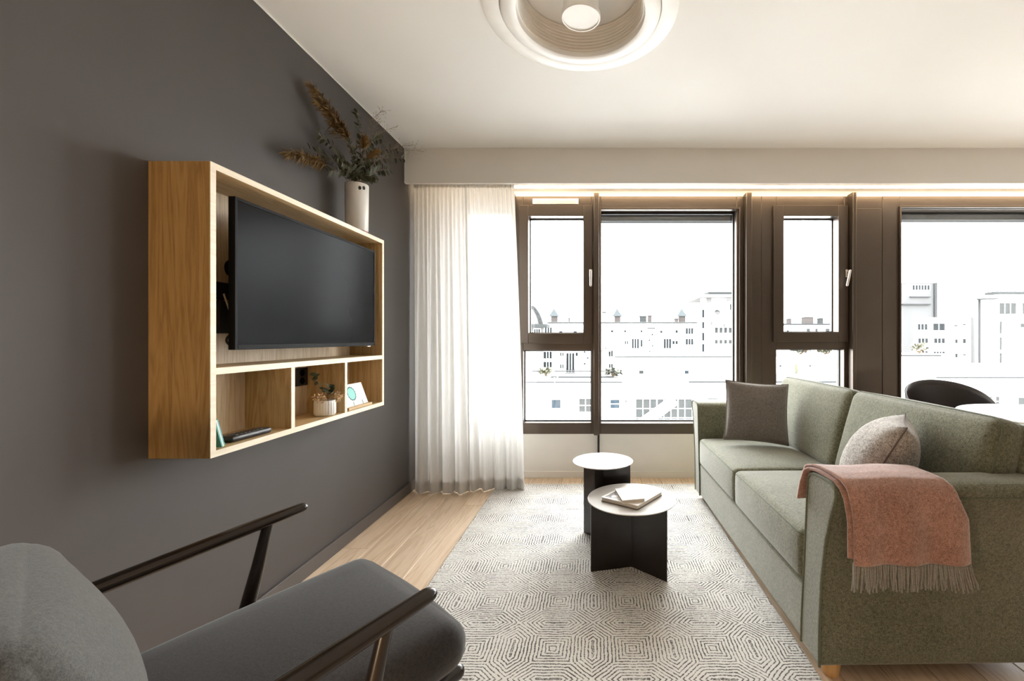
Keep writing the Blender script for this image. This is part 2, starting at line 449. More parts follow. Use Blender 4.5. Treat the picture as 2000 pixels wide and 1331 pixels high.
# window wall: parapet, side pier, head
struct('wall_back', bx(XL, XR, YW, YW+.22, -.1, WZ(848)), m_parapet, 'white parapet wall below the windows')
struct('wall_back_pier', bx(XL, -1.19, YW, YW+.22, WZ(848), HC), m_white, 'white wall pier behind the curtain')
struct('wall_back_head', bx(-1.19, XR, YW, YW+.22, WZ(384), HC), m_white, 'white wall strip above the windows')
struct('trim_1', bx(XL, XR, 3.33, 3.355, 2.355, HC), m_white, 'white fascia board hiding the curtain track', bevel=.002)
struct('trim_2', bx(XL, XR, 3.355, YW, 2.445, 2.47), m_white, 'white recessed board above the curtain track')
struct('trim_3', bx(XL+.001, XL+.004, YB, 3.33, HC-.007, HC), m_plastic_white, 'thin white shadow line where dark wall meets ceiling')
struct('trim_4', bx(XL+.001, XL+.004, 3.323, 3.3295, 2.355, HC), m_plastic_white, 'thin white edge strip at the fascia end')
struct('baseboard_left', bx(XL, XL+.014, YB, YW, 0, .075), m_base_dark, 'dark skirting board along the dark wall', bevel=.002)
struct('baseboard_back', bx(XL+.015, XR, YW-.014, YW, 0, .055), m_parapet, 'white skirting board under the windows', bevel=.002)
# LED strip and curtain track in the recess
led = finish('led_strip', bx(XL+.05, XR-.05, 3.655, 3.685, 2.438, 2.4445), m_led, smooth=0)
tag(led, 'long glowing warm LED strip in the ceiling recess above the windows', 'light')
tr = finish('curtain_track', bx(XL+.02, XR-.05, 3.425, 3.45, 2.425, 2.4445), m_plastic_white); tag(tr, 'white curtain track in the ceiling recess above the sheer curtains', 'curtain track')

# ------------------------------------------------------------------ windows
def frame_bars(bm, xs, zs, t, y0, y1):
    """rectangular frame: xs=(outer0, inner0, inner1, outer1)"""
    (a, b, c, d), (e, f, g, h) = xs, zs
    box(bm, a, b, y0, y1, e, h); box(bm, c, d, y0, y1, e, h); box(bm, b, c, y0, y1, e, f); box(bm, b, c, y0, y1, g, h)
def frm(name, parent, X, Z, y0, y1, m=None, bevel=.003):
    bm = bmesh.new(); frame_bars(bm, X, Z, 0, y0, y1); return finish(name, bm, m or m_frame, parent, bevel=bevel)
def pane(parent, x0, x1, z0, z1, y=3.862):
    return finish('pane', bx(x0, x1, y, y+.006, z0, z1), m_glass, parent, smooth=0)
def lever(parent, x, z, y, tilt=0):
    h = finish('window_handle', bx(x-.014, x+.014, y-.010, y, z-.03, z+.035), m_steel, parent, bevel=.004)
    bm = bmesh.new(); d = Vector((math.sin(tilt), 0, -math.cos(tilt)))
    p = Vector((x, y-.005, z+.012)); q = p+Vector((0, -.042, 0))
    tube(bm, [p, q], .0085, 10); rod(bm, [q+d*-.006, q+d*.118], [.0105, .0095], 10)
    finish('lever', bm, m_steel, h)
    return h
zb, zt = WZ(848), WZ(384)
YF0, YF1 = 3.775, 3.90
def win(n, label):
    o = empty('window_%d' % n, (0, 0, 0)); tag(o, label, kind='structure'); return o
# window 0, behind the curtain
w0 = win(1, 'fixed bronze framed window half hidden behind the sheer curtains')
frm('frame', w0, (-1.19, WX(908), WX(1000), WX(1005)), (zb, WZ(826), WZ(412), zt), YF0, YF1); pane(w0, WX(908), WX(1000), WZ(826), WZ(412))
# window 1: sash over fixed light, vent bar on top
w1 = win(2, 'narrow bronze window with opening sash, white vent bar and upright handle beside the curtain')
bm = bmesh.new()
X = (WX(1005), WX(1022), WX(1155), WX(1162))
frame_bars(bm, X, (zb, WZ(826), WZ(405), zt), 0, YF0, YF1); box(bm, X[1], X[2], YF0, YF1, WZ(685), WZ(664))
finish('frame', bm, m_frame, w1, bevel=.003)
frm('sash', w1, (WX(1015), WX(1033), WX(1140), WX(1157)), (WZ(671), WZ(651), WZ(424), WZ(403)), YF0-.028, YF1-.01)
frm('gasket', w1, (WX(1033)-.004, WX(1033)+.007, WX(1140)-.007, WX(1140)+.004), (WZ(651)-.004, WZ(651)+.007, WZ(424)-.010, WZ(424)+.004), 3.845, 3.872, m_frame_d, 0)
pane(w1, WX(1033), WX(1140), WZ(651), WZ(424)); pane(w1, X[1], X[2], WZ(826), WZ(685))
frm('gasket', w1, (X[1]-.004, X[1]+.008, X[2]-.008, X[2]+.004), (WZ(826)-.004, WZ(826)+.010, WZ(685)-.008, WZ(685)+.004), 3.845, 3.872, m_frame_d, 0)
bm = bmesh.new(); box(bm, WX(1041), WX(1130), YF0-.026, YF0+.002, WZ(401), WZ(390)); v_ = finish('vent', bm, m_plastic_white, w1, bevel=.004)
bm = bmesh.new()
for k_ in range(3): box(bm, WX(1046), WX(1125), YF0-.028, YF0-.0255, WZ(399)+.012*k_, WZ(399)+.012*k_+.004)
finish('vent_slot', bm, m_pages, v_, smooth=0)
lever(w1, WX(1154), WZ(536), YF0-.028)
# window 2: large fixed light
w2 = win(3, 'large fixed window with the city view in the middle of the wall')
X = (WX(1166), WX(1173), WX(1438), WX(1452))
frm('frame', w2, X, (zb, WZ(826), WZ(410), zt), YF0, YF1); pane(w2, X[1], X[2], WZ(826), WZ(410))
frm('glazing_bead', w2, (X[0], X[1]+.003, X[2]+.02, X[2]+.032), (WZ(826)-.012, WZ(826), WZ(410)-.004, WZ(410)+.016), YF0-.020, YF0+.03)
frm('gasket', w2, (X[1]-.004, X[1]+.007, X[2]-.010, X[2]+.004), (WZ(826)-.004, WZ(826)+.010, WZ(410)-.02, WZ(410)+.004), 3.845, 3.872, m_frame_d, 0)
finish('blind_box', bx(X[1]-.1, X[2]+.1, 3.93, 4.03, WZ(422), 2.42), m_bline, w2)
# window 3
w3 = win(4, 'narrow bronze window with opening sash and tilted silver handle behind the sofa')
bm = bmesh.new(); X = (WX(1487), WX(1516), WX(1648), WX(1656))
frame_bars(bm, X, (zb, WZ(826), WZ(405), zt), 0, YF0, YF1); box(bm, X[1], X[2], YF0, YF1, WZ(683), WZ(662))
finish('frame', bm, m_frame, w3, bevel=.003)
frm('sash', w3, (WX(1508), WX(1528), WX(1634), WX(1653)), (WZ(668), WZ(649), WZ(424), WZ(403)), YF0-.028, YF1-.01)
frm('gasket', w3, (WX(1528)-.004, WX(1528)+.007, WX(1634)-.007, WX(1634)+.004), (WZ(649)-.004, WZ(649)+.007, WZ(424)-.010, WZ(424)+.004), 3.845, 3.872, m_frame_d, 0)
frm('gasket', w3, (X[1]-.004, X[1]+.007, X[2]-.007, X[2]+.004), (WZ(826)-.004, WZ(826)+.007, WZ(683)-.007, WZ(683)+.004), 3.845, 3.872, m_frame_d, 0)
pane(w3, WX(1528), WX(1634), WZ(649), WZ(424)); pane(w3, X[1], X[2], WZ(826), WZ(683))
lever(w3, WX(1650), WZ(536), YF0-.028, -.20)
# window 4
w4 = win(5, 'wide fixed window at the dining end with towers outside')
X = (WX(1723), WX(1757), 4.28, XR)
frm('frame', w4, X, (zb, WZ(826), WZ(407), zt), YF0, YF1); pane(w4, X[1], X[2], WZ(826), WZ(407))
frm('glazing_bead', w4, (X[1]-.012, X[1]+.001, X[2], X[2]+.012), (WZ(826)-.012, WZ(826), WZ(407), WZ(407)+.014), YF0-.020, YF0+.03)
finish('blind_box', bx(X[1]-.1, XR, 3.93, 4.03, WZ(420), 2.42), m_bline, w4)
# posts and cover panels between the windows
def post(n, x0, x1, label, proud=.055, z0=None):
    return struct('trim_%d' % n, bx(x0, x1, YF0-proud, YF0+.06, zb if z0 is None else z0, zt+.012), m_frame, label, bevel=.004)
post(5, WX(1005)-.012, WX(1005)+.008, 'slim bronze post at the curtain edge', .05)
post(6, WX(1160), WX(1170), 'slim bronze post between narrow window and large window')
struct('trim_7', bx(WX(1167), WX(1171), YF0-.02, YF0+.01, 0, zb), m_frame_d, 'thin dark joint running down the white parapet')
post(8, WX(1452), WX(1463), 'projecting bronze post right of the large window', .07)
struct('trim_9', bx(WX(1463), WX(1487)-.002, YF0-.002, YF1, zb, zt), m_frame, 'bronze cover panel beside the projecting post', bevel=.002)
post(10, WX(1655), WX(1662), 'projecting bronze post right of the sash window', .08)
bm = bmesh.new(); box(bm, WX(1662), WX(1723), YF0+.005, YF1, zb, zt); o = struct('trim_11', bm, m_frame, 'wide bronze cover panel left of the dining end window')
finish('panel', bx(WX(1664), WX(1720), YF0-.008, YF0+.006, zb+.02, WZ(408)), m_frame, o, bevel=.003)

# ------------------------------------------------------------------ curtains
def curtain(label, x0t, x1t, x0b, x1b, yt, yb, n_top, n_bot, ph, zb_l=.006):
    t = empty('curtain', ((x0b+x1b)/2, yb, 0)); tag(t, label, 'curtain', 'sheer curtains')
    off = Vector(((x0b+x1b)/2, yb, 0))
    nu, nv = 150, 44
    def P(u, v):     # v 0 bottom, 1 top
        e = v**1.3
        x = (x0b+(x1b-x0b)*u)*(1-e)+(x0t+(x1t-x0t)*u)*e
        y = yb*(1-e)+yt*e
        a = math.sin(2*PI*n_top*u+ph)*.011*(.25+.75*e) + (1-e)*(.033*math.sin(2*PI*n_bot*u+ph*1.7+.5*math.sin(3*v))+.012*math.sin(2*PI*n_bot*2.3*u+1.1))
        x += (1-e)*.010*math.cos(2*PI*n_bot*u+ph*1.7)
        z = .006+(2.424-.006)*v + (1-v)*.012*math.sin(2*PI*n_bot*u*.7+1)*(1 if v < .05 else 0)*0
        return Vector((x, max(y+a, 3.36 if v > .9 else 0), z))-off
    def sheet(name, v0, v1, nv, parent, dy=0, solid=0):
        bm = bmesh.new()
        G = [[bm.verts.new(P(i/nu, v0+(v1-v0)*j/nv)+Vector((0, dy, 0))) for j in range(nv+1)] for i in range(nu+1)]
        for i in range(nu):
            for j in range(nv): bm.faces.new((G[i][j], G[i+1][j], G[i+1][j+1], G[i][j+1]))
        return finish(name, bm, m_curtain, parent, smooth=180, solid=solid)
    sheet('panel', 0, 1, nv, t)
    sheet('hem', .0, .035, 2, t, -.003); sheet('heading_tape', .972, 1, 2, t, -.003)
curtain('left sheer white curtain against the dark wall, reaching down to the oak floor', -1.435, -1.02, -1.425, -.975, 3.44, 3.40, 13, 4.4, .4)
curtain('right sheer white curtain glowing in front of the window, flaring over the rug corner', -1.03, -.655, -.99, -.572, 3.44, 3.465, 11, 4.2, 2.1)

# ------------------------------------------------------------------ wall niche
NY0, NY1, NX, NZ0, NZ1 = 1.432, 2.593, -1.253, .797, 1.76
T = .021
nic = empty('wall_niche', (XL+.001, (NY0+NY1)/2, NZ0)); tag(nic, 'wall mounted oak box shelf unit around the television with three open compartments', 'shelf unit')
no = Vector(nic.location)
def nbox(name, x0, x1, y0, y1, z0, z1, m, par=nic, **kw):
    return finish(name, bx(x0-no.x, x1-no.x, y0-no.y, y1-no.y, z0-no.z, z1-no.z), m, par, **kw)
XB = XL+.001; XE = NX-.0025
def board(name, y0, y1, z0, z1, m, x0=XB, e=True):
    b = nbox(name, x0, XE, y0, y1, z0, z1, m)
    if e: nbox('edge_band', XE, NX, y0, y1, z0, z1, m_edge, b)
    return b
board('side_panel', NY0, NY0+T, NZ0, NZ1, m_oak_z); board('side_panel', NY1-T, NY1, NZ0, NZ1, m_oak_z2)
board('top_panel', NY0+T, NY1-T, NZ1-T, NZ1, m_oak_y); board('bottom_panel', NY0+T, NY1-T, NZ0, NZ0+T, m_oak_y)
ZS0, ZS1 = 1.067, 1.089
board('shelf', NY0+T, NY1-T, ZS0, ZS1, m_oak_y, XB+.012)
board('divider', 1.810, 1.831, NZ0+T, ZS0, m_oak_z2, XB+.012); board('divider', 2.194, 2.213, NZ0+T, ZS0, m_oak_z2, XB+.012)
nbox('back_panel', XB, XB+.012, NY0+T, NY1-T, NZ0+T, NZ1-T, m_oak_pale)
XBP = XB+.012
bm = bmesh.new(); c_ = onX(452, 525, XBP)
prism(bm, [(c_.y-no.y+.034*math.cos(a), c_.z-no.z+.034*math.sin(a)) for a in [2*PI*i/24 for i in range(24)]], 'x', XBP-no.x, XBP-no.x+.002)
finish('cable_hole', bm, m_black_matte, nic)
# sockets
def wall_box(name, label, cat, y0, y1, z0, z1, dx, m):
    o = finish(name, bx(XBP, XBP+dx, y0, y1, z0, z1), m, bevel=.003); tag(o, label, cat); return o
sk = empty('wall_socket', (XBP, 2.145, 1.0)); tag(sk, 'black double socket plate on the back of the middle compartment', 'socket')
finish('plate', bx(0, .009, -.043, .043, -.043, .043), m_black, sk, bevel=.002)
for dz in (-.019, .019):
    bm = bmesh.new(); lathe(bm, [(.0155, 0), (.0155, .002), (.013, .002), (.0125, .0003)], 20); xf(bm, Matrix.Translation((.0092, 0, dz)) @ Matrix.Rotation(PI/2, 4, 'Y'))
    finish('outlet', bm, m_screen, sk)
wall_box('media_box', 'upper black box mounted on the niche back behind the television', 'media box', 1.60, 1.80, 1.335, 1.395, .045, m_black_matte)
wall_box('power_adapter', 'lower black adapter block below the media box behind the television', 'adapter', 1.63, 1.80, 1.205, 1.325, .05, m_black_matte)
def cable(name, pts, r, m, label):
    bm = bmesh.new(); P = [Vector(p) for p in pts]; Q = []
    for i in range(len(P)-1):
        p0, p1, p2, p3 = P[max(i-1, 0)], P[i], P[i+1], P[min(i+2, len(P)-1)]
        for s in range(6):
            t = s/6; Q.append(.5*((2*p1)+(p2-p0)*t+(2*p0-5*p1+4*p2-p3)*t*t+(3*p1-p0-3*p2+p3)*t**3))
    Q.append(P[-1]); tube(bm, Q, r, 8)
    return tag(finish(name, bm, m), label, 'cable')
xc = XBP+.062
cable('cable', [onX(437, 574, xc), onX(441, 586, xc+.004), onX(448, 606, xc+.006), onX(457, 640, xc+.006), onX(464, 655, xc+.004)], .0032, m_pages, 'pale thin cable dangling in front of the black boxes behind the television')
xc = XBP+.07
cable('cable', [onX(464, 648, xc), onX(452, 653, xc), onX(444, 660, xc), onX(443, 668, xc), onX(449, 674, xc), onX(462, 676, xc)], .004, m_black, 'black cable loop at the lower corner of the television')
# television
TX = -1.262
a_, b_ = onX(459, 383, TX), onX(732.5, 676, TX)
TY0, TY1, TZ1, TZ0 = a_.y, b_.y, a_.z, onX(456, 684, TX).z
tv = empty('television', (TX-.03, (TY0+TY1)/2, TZ0)); tag(tv, 'flat black television inside the oak wall niche', 'television')
to = Vector(tv.location)
def tbox(name, x0, x1, y0, y1, z0, z1, m, par=None, **kw): return finish(name, bx(x0-to.x, x1-to.x, y0-to.y, y1-to.y, z0-to.z, z1-to.z), m, par or tv, **kw)
tbox('back_housing', TX-.055, TX-.022, TY0+.06, TY1-.06, TZ0+.03, TZ1-.1, m_black_matte, bevel=.008)
bm = bmesh.new(); bz = .012
for q in ((TY0, TY0+bz, TZ0, TZ1), (TY1-bz, TY1, TZ0, TZ1), (TY0+bz, TY1-bz, TZ0, TZ0+.019), (TY0+bz, TY1-bz, TZ1-bz, TZ1)):
    box(bm, TX-.024-to.x, TX-to.x, q[0]-to.y, q[1]-to.y, q[2]-to.z, q[3]-to.z)
finish('bezel', bm, m_bezel, tv, bevel=.0015)
tbox('screen', TX-.02, TX-.002, TY0+bz, TY1-bz, TZ0+.019, TZ1-bz, m_screen)
tbox('sensor', TX-.012, TX-.002, TY1-.075, TY1-.045, TZ0-.005, TZ0, m_plastic_white)
tbox('mount', XBP, TX-.055, (TY0+TY1)/2-.1, (TY0+TY1)/2+.1, 1.32, 1.52, m_black_matte)

# things on the niche: remote, booklet, plant pot, picture
ZF = NZ0+T
rm = empty('remote_control', (-1.305, 1.645, ZF), math.radians(-3)); tag(rm, 'long black remote control lying in the first compartment', 'remote control')
bm = softbox(.026, .092, .011, .010, (0, 0, .003), 6); xf(bm, Matrix.Translation((0, 0, .0115))); finish('body', bm, m_black, rm)
bm = bmesh.new()
for r_ in range(7):
    for c2 in range(3):
        b2 = softbox(.005, .0045, .0016, .0015, inner=1); xf(b2, Matrix.Translation(((c2-1)*.014, -.06+r_*.018, .0232)))
        me_ = bpy.data.meshes.new('t'); b2.to_mesh(me_); b2.free(); bm.from_mesh(me_); bpy.data.meshes.remove(me_)
k_ = finish('buttons', bm, plain('button_grey', (.12, .12, .12), .5), rm); k_['kind'] = 'stuff'
bk = empty('booklet', (-1.285, NY0+T+.035, ZF)); tag(bk, 'small teal booklet leaning against the near side of the first compartment', 'booklet')
for n_, off, m_ in (('cover', 0, m_teal), ('pages', .0045, m_paper), ('cover', .0095, m_teal)):
    wy = .004 if n_ == 'cover' else .0045
    b2 = bx(-.075, .022, off, off+wy, 0.002, .10); xf(b2, Matrix.Rotation(math.radians(17), 4, 'X')); finish(n_, b2, m_, bk)

def leaf_bm(l, wd, curl=.15, n=5):
    bm = bmesh.new(); L, R, C = [], [], []
    for i in range(n+1):
        t = i/n; ww = wd/2*(math.sin(PI*min(1, t*.94+.06))**.8)*(1-.15*t) if 0 < i < n else wd*.02
        z = curl*l*(t*t)*-.6
        C.append(bm.verts.new((0, l*t, z))); L.append(bm.verts.new((-ww, l*t, z+ww*.25))); R.append(bm.verts.new((ww, l*t, z+ww*.25)))
    for i in range(n):
        bm.faces.new((L[i], C[i], C[i+1], L[i+1])); bm.faces.new((C[i], R[i], R[i+1], C[i+1]))
    return bm
def aim(p, d, roll=0):
    d = Vector(d).normalized(); up = Vector((0, 0, 1)) if abs(d.z) < .95 else Vector((1, 0, 0))
    x = d.cross(up).normalized(); z = x.cross(d)
    M = Matrix((x, d, z)).transposed().to_4x4()
    return Matrix.Translation(p) @ M @ Matrix.Rotation(roll, 4, 'Y')
def put(name, me, M, parent, scale=1):
    o = bpy.data.objects.new(name, me); COL.objects.link(o); o.parent = parent; o.matrix_local = M @ Matrix.Scale(scale, 4); return o
def leafmesh(name, l, wd, m, curl=.15):
    o = finish(name, leaf_bm(l, wd, curl), m, smooth=180); me = o.data; bpy.data.objects.remove(o); return me

pot_c = Vector((-1.307, 2.12, ZF))
pot = empty('plant_pot', pot_c); tag(pot, 'small white ribbed ceramic pot with dried sprigs in the middle compartment', 'plant pot')
bm = bmesh.new(); nR = 96; prof = [(.036, 0), (.0425, .004), (.0455, .012), (.0455, .060), (.0445, .070), (.0445, .073), (.041, .073), (.039, .060)]
rings = []
for r_, z_ in prof:
    amp = .0012 if .008 < z_ < .065 else 0
    rings.append([bm.verts.new(((r_+amp*(1 if (j//2) % 2 else -1))*math.cos(2*PI*j/nR), (r_+amp*(1 if (j//2) % 2 else -1))*math.sin(2*PI*j/nR), z_)) for j in range(nR)])
for A, B in zip(rings, rings[1:]):
    for j in range(nR): bm.faces.new((A[j], A[(j+1) % nR], B[(j+1) % nR], B[j]))
bm.faces.new(rings[0][::-1]); finish('pot', bm, m_ceramic, pot)
bm = bmesh.new(); lathe(bm, [(.0395, .058), (.0395, .062), (.02, .066)], 24); finish('soil', bm, m_soil, pot)
me_leafR = leafmesh('leaf', .034, .025, m_leaf2, .3)
rp = random.Random(3)
bm = bmesh.new()
for (px, py) in ((605, 733), (612, 740), (631, 760), (640, 757), (661, 755), (650, 768)):
    tip = onX(px, py, -1.30)-pot_c; tip.y = max(-.13, min(.06, tip.y))
    a = Vector((rp.uniform(-.015, .015), rp.uniform(-.015, .015), .062)); mid = (a+tip)/2+Vector((0, 0, .012))
    tube(bm, [a, mid, tip], [.0013, .0011, .0008], 5)
    for q in range(5):
        t = .55+.45*q/4; p = a.lerp(mid, min(1, t*2)) if t < .5 else mid.lerp(tip, (t-.5)*2)
        put('leaf', me_leafR, aim(p, (rp.uniform(-1, 1), rp.uniform(-1, 1), rp.uniform(-.3, 1)), rp.uniform(-1, 1)), pot, rp.uniform(.6, 1))
finish('stems', bm, m_stem, pot)
bm = bmesh.new()
for side, cnt in ((-1, 60), (1, 60)):
    cx = Vector((.018*1, .0, .078)) + Vector((.028*side*.75, .035*side, .008))
    for q in range(cnt):
        p = cx+Vector((rp.gauss(0, .011), rp.gauss(0, .013), rp.gauss(0, .009)))
        d = Vector((rp.uniform(-.4, 1), side*rp.uniform(-.3, 1), rp.uniform(-.5, .9))).normalized()
        tube(bm, [p, p+d*.006, p+d*.014], [.0015, .0034, .0018], 5)
s_ = finish('dried_seeds', bm, m_seed, pot); s_['kind'] = 'stuff'; s_['label'] = 'beige dried seed pods over the rim'
# picture on stand
pc = empty('picture_stand', (-1.285, 2.372, ZF)); tag(pc, 'white card printed with a teal circle on a small wooden ledge in the last compartment', 'picture')
finish('ledge', bx(-.022, .022, -.125, .105, 0, .014), m_oak_y, pc, bevel=.002)
Mx = Matrix.Translation((.006, 0, .0145)) @ Matrix.Rotation(math.radians(-20), 4, 'Y')
finish('card', xf(bx(-.0025, 0, -.12, .092, 0, .118), Mx), m_paper, pc)
def disc(bm, cy, cz, r0, r1, x, n=30, jag=0):
    A = [bm.verts.new((x, cy+r0*math.cos(2*PI*i/n), cz+r0*math.sin(2*PI*i/n))) for i in range(n)]
    B = [bm.verts.new((x, cy+(r1+(jag if i % 2 else 0))*math.cos(2*PI*i/n), cz+(r1+(jag if i % 2 else 0))*math.sin(2*PI*i/n))) for i in range(n)]
    for i in range(n): bm.faces.new((A[i], A[(i+1) % n], B[(i+1) % n], B[i]))
bm = bmesh.new(); disc(bm, -.035, .066, .001, .033, .0006); d_ = finish('teal_disc', xf(bm, Mx), m_mint, pc, smooth=0)
bm = bmesh.new(); disc(bm, -.035, .066, .032, .036, .0009, jag=.004); finish('dark_rim', xf(bm, Mx), m_tealdark, pc, smooth=0)
for y_ in (-.045, .042):
    finish('pin', xf(bx(0, .0015, y_-.001, y_+.001, .0, .022), Mx), m_tealdark, pc, smooth=0)

# ------------------------------------------------------------------ vase and bouquet
VC = Vector((-1.345, 2.47, NZ1))
vs = empty('vase', VC); tag(vs, 'tall white cylindrical vase with two black dots standing on the wall niche', 'vase')
bm = bmesh.new(); lathe(bm, [(.054, .024), (.0575, .03), (.059, .15), (.060, .28), (.0585, .284), (.055, .28), (.053, .05)], 40, cap1=True); finish('body', bm, m_ceramic, vs)
bm = bmesh.new(); lathe(bm, [(.050, 0), (.054, .004), (.0555, .024)], 40); finish('red_foot', bm, m_red, vs)
for ang, dz in ((-48, .252), (-27, .257)):
    bm = bmesh.new(); lathe(bm, [(.0085, 0), (.0085, .0025)], 16)
    a = math.radians(ang); M_ = Matrix.Translation((.0585*math.cos(a), .0585*math.sin(a), dz)) @ Matrix.Rotation(a, 4, 'Z') @ Matrix.Rotation(PI/2, 4, 'Y') @ Matrix.Diagonal((1.25, .9, 1, 1))
    finish('dot', xf(bm, M_), m_black, vs)
def bez(p0, p1, p2, n=12):
    return [p0*(1-t)**2+p1*2*t*(1-t)+p2*t*t for t in [i/n for i in range(n+1)]]
me_l1 = leafmesh('leaf', .052, .024, m_leaf, .2)
rb = random.Random(11)
def stem_curve(tip, k):
    a = 2*PI*k/17*5
    p0 = Vector((.022*math.cos(a), .022*math.sin(a), .06)); pr = Vector((.030*math.cos(a)+.3*0, .030*math.sin(a), .28))
    d = tip-pr; h = Vector((d.x, d.y, 0))
    p1 = pr + Vector((0, 0, max(.08, d.z*.75))) + h*.28
    return [p0, p0.lerp(pr, .5)] + bez(pr, p1, tip)
def stem_obj(name, label, cat, tip, k, r=.0018):
    o = empty(name, VC); tag(o, label, cat, 'bouquet in the white vase')
    pts = stem_curve(tip, k); bm = bmesh.new(); tube(bm, pts, [r*(1-.5*i/len(pts)) for i in range(len(pts))], 6)
    finish('stem', bm, m_stem, o); return o, pts
def along(pts, t):
    f = t*(len(pts)-1); i = min(int(f), len(pts)-2); return pts[i].lerp(pts[i+1], f-i), (pts[i+1]-pts[i]).normalized()
eu = [(606, 292, -1.40), (622, 262, -1.40), (655, 300, -1.37), (679, 276, -1.33), (696, 218, -1.36), (716, 312, -1.28), (748, 270, -1.33), (760, 332, -1.27), (772, 290, -1.30), (788, 310, -1.24), (640, 335, -1.36), (668, 318, -1.30), (694, 292, -1.30), (735, 350, -1.24), (726, 318, -1.32)]
nm = ['leftmost eucalyptus stem, drooping low beside the pampas arch', 'second eucalyptus stem from the left, below the tall plumes', 'third eucalyptus stem from the left, short and dark', 'eucalyptus stem rising straight above the vase mouth', 'tallest eucalyptus stem with small leaves against the dark wall',
      'short eucalyptus stem right of the vase mouth', 'eucalyptus stem reaching towards the ceiling line', 'lowest eucalyptus stem on the right side of the bouquet', 'eucalyptus stem second from the right in the bouquet', 'rightmost eucalyptus stem, near the fascia corner',
      'short eucalyptus stem low at the left of the vase mouth', 'bushy eucalyptus stem just above the left of the vase rim', 'bushy eucalyptus stem in the centre of the bouquet', 'eucalyptus stem bending over the right of the vase rim', 'dark eucalyptus stem at the right behind the golden ear']
for k, (px, py, X_) in enumerate(eu):
    tip = onX(px, py, X_)-VC
    o, pts = stem_obj('eucalyptus_stem', nm[k], 'plant', tip, k)
    for q in range(26):
        t = .30+.70*q/25; p, d = along(pts, t); side = 1 if q % 2 else -1
        perp = d.cross(Vector((rb.uniform(-.4, .4)+1, rb.uniform(-.4, .4), rb.uniform(-.4, .4)))).normalized()*side
        M_ = aim(p, d*.55+perp+Vector((0, 0, -.15)), rb.uniform(-.9, .9))
        put('leaf', me_l1, M_, o, rb.uniform(.65, 1.1)*(1.05-.35*t))
pm = [(612, 172, -1.405, 1), (626, 200, -1.395, 1), (567, 300, -1.40, 1), (669, 246, -1.34, .5), (710, 272, -1.33, .8), (733, 296, -1.27, .45)]
nm2 = ['tallest golden pampas plume leaning left', 'second golden pampas plume just below the tallest', 'pampas plume arching down at the far left of the bouquet', 'slim upright grass ear in the middle', 'fuzzy brown plume at the centre of the bouquet', 'short golden grass ear right of the vase mouth']
for k, (px, py, X_, s_) in enumerate(pm):
    tip = onX(px, py, X_)-VC
    o, pts = stem_obj('pampas_grass', nm2[k], 'plant', tip, k+10, .0022)
    if k == 2:
        pass
    bm = bmesh.new()
    for q in range(int(680*s_)):
        t = rb.uniform(.62 if s_ == 1 else .72, 1.0); p, d = along(pts, t)
        e = (d*1.0+Vector((rb.gauss(0, 1), rb.gauss(0, 1), rb.gauss(0, 1)))*.36).normalized()
        l = rb.uniform(.03, .075)*(.6+.6*s_)*(1.15-t*.45)
        sag = Vector((0, 0, -.25*l)); sd = e.cross(Vector((rb.random(), rb.random(), rb.random()))).normalized()*.0016
        v = [bm.verts.new(c) for c in (p-sd, p+sd, p+e*l*.6+sd+sag*.3, p+e*l+sag)]
        bm.faces.new(v)
    pl = finish('plume', bm, m_plume, o, smooth=0); pl['kind'] = 'stuff'
sg = [(828, 297, -1.17), (812, 285, -1.20), (750, 216, -1.32), (764, 252, -1.28), (740, 238, -1.33)]
nm3 = ['feathery dry grass reaching furthest right across the fascia', 'feathery dry grass just above the rightmost spray', 'feathery dry grass spray standing highest against the ceiling', 'feathery dry grass crossing the ceiling edge at mid height', 'feathery dry grass behind the highest spray']
for k, (px, py, X_) in enumerate(sg):
    tip = onX(px, py, X_)-VC; o, pts = stem_obj('dry_grass', nm3[k], 'plant', tip, k+20, .0013)
    bm = bmesh.new()
    for q in range(26):
        t = rb.uniform(.66, 1); p, d = along(pts, t)
        e = (d+Vector((rb.gauss(0, 1), rb.gauss(0, 1), rb.gauss(0, 1)))*.5).normalized(); l = rb.uniform(.02, .05)
        p2 = p+e*l; tube(bm, [p, p.lerp(p2, .5)+Vector((0, 0, .002)), p2], [.0006, .0005, .0004], 3)
        tube(bm, [p2, p2+e*.004, p2+e*.008], [.0006, .0016, .0005], 4)
    y_ = finish('spray', bm, m_sprig, o, smooth=0); y_['kind'] = 'stuff'

# ------------------------------------------------------------------ ceiling diffuser
cd = empty('ceiling_diffuser', (DC.x, DC.y, HC)); tag(cd, 'round white ventilation diffuser with stepped rings set in the ceiling', 'air diffuser')
bm = bmesh.new(); lathe(bm, [(.425, 0), (.424, -.006), (.418, -.009), (.360, -.011), (.352, -.009), (.350, -.004)], 96, cap0=False, cap1=False)
finish('outer_ring', bm, m_plastic_white, cd)
bm = bmesh.new(); lathe(bm, [(.349, -.003), (.347, -.016), (.340, -.021), (.29, -.024), (.281, -.020), (.279, .0)], 96, cap0=False, cap1=False)
finish('inner_ring', bm, m_plastic_white, cd)
pr = [(.279, 0)]
for q in range(8):
    z0 = q*.0145; pr += [(.279-.0012*q, z0+.001), (.272-.0012*q, z0+.004), (.272-.0012*q, z0+.0105), (.279-.0012*q, z0+.0135)]
bm = bmesh.new(); lathe(bm, pr, 96, cap0=False, cap1=False); finish('stepped_throat', bm, m_ribs, cd, smooth=50)
bm = bmesh.new(); lathe(bm, [(.2795, .116), (.16, .124), (.10, .126)], 96, cap0=False); finish('back_plate', bm, m_ceil, cd)
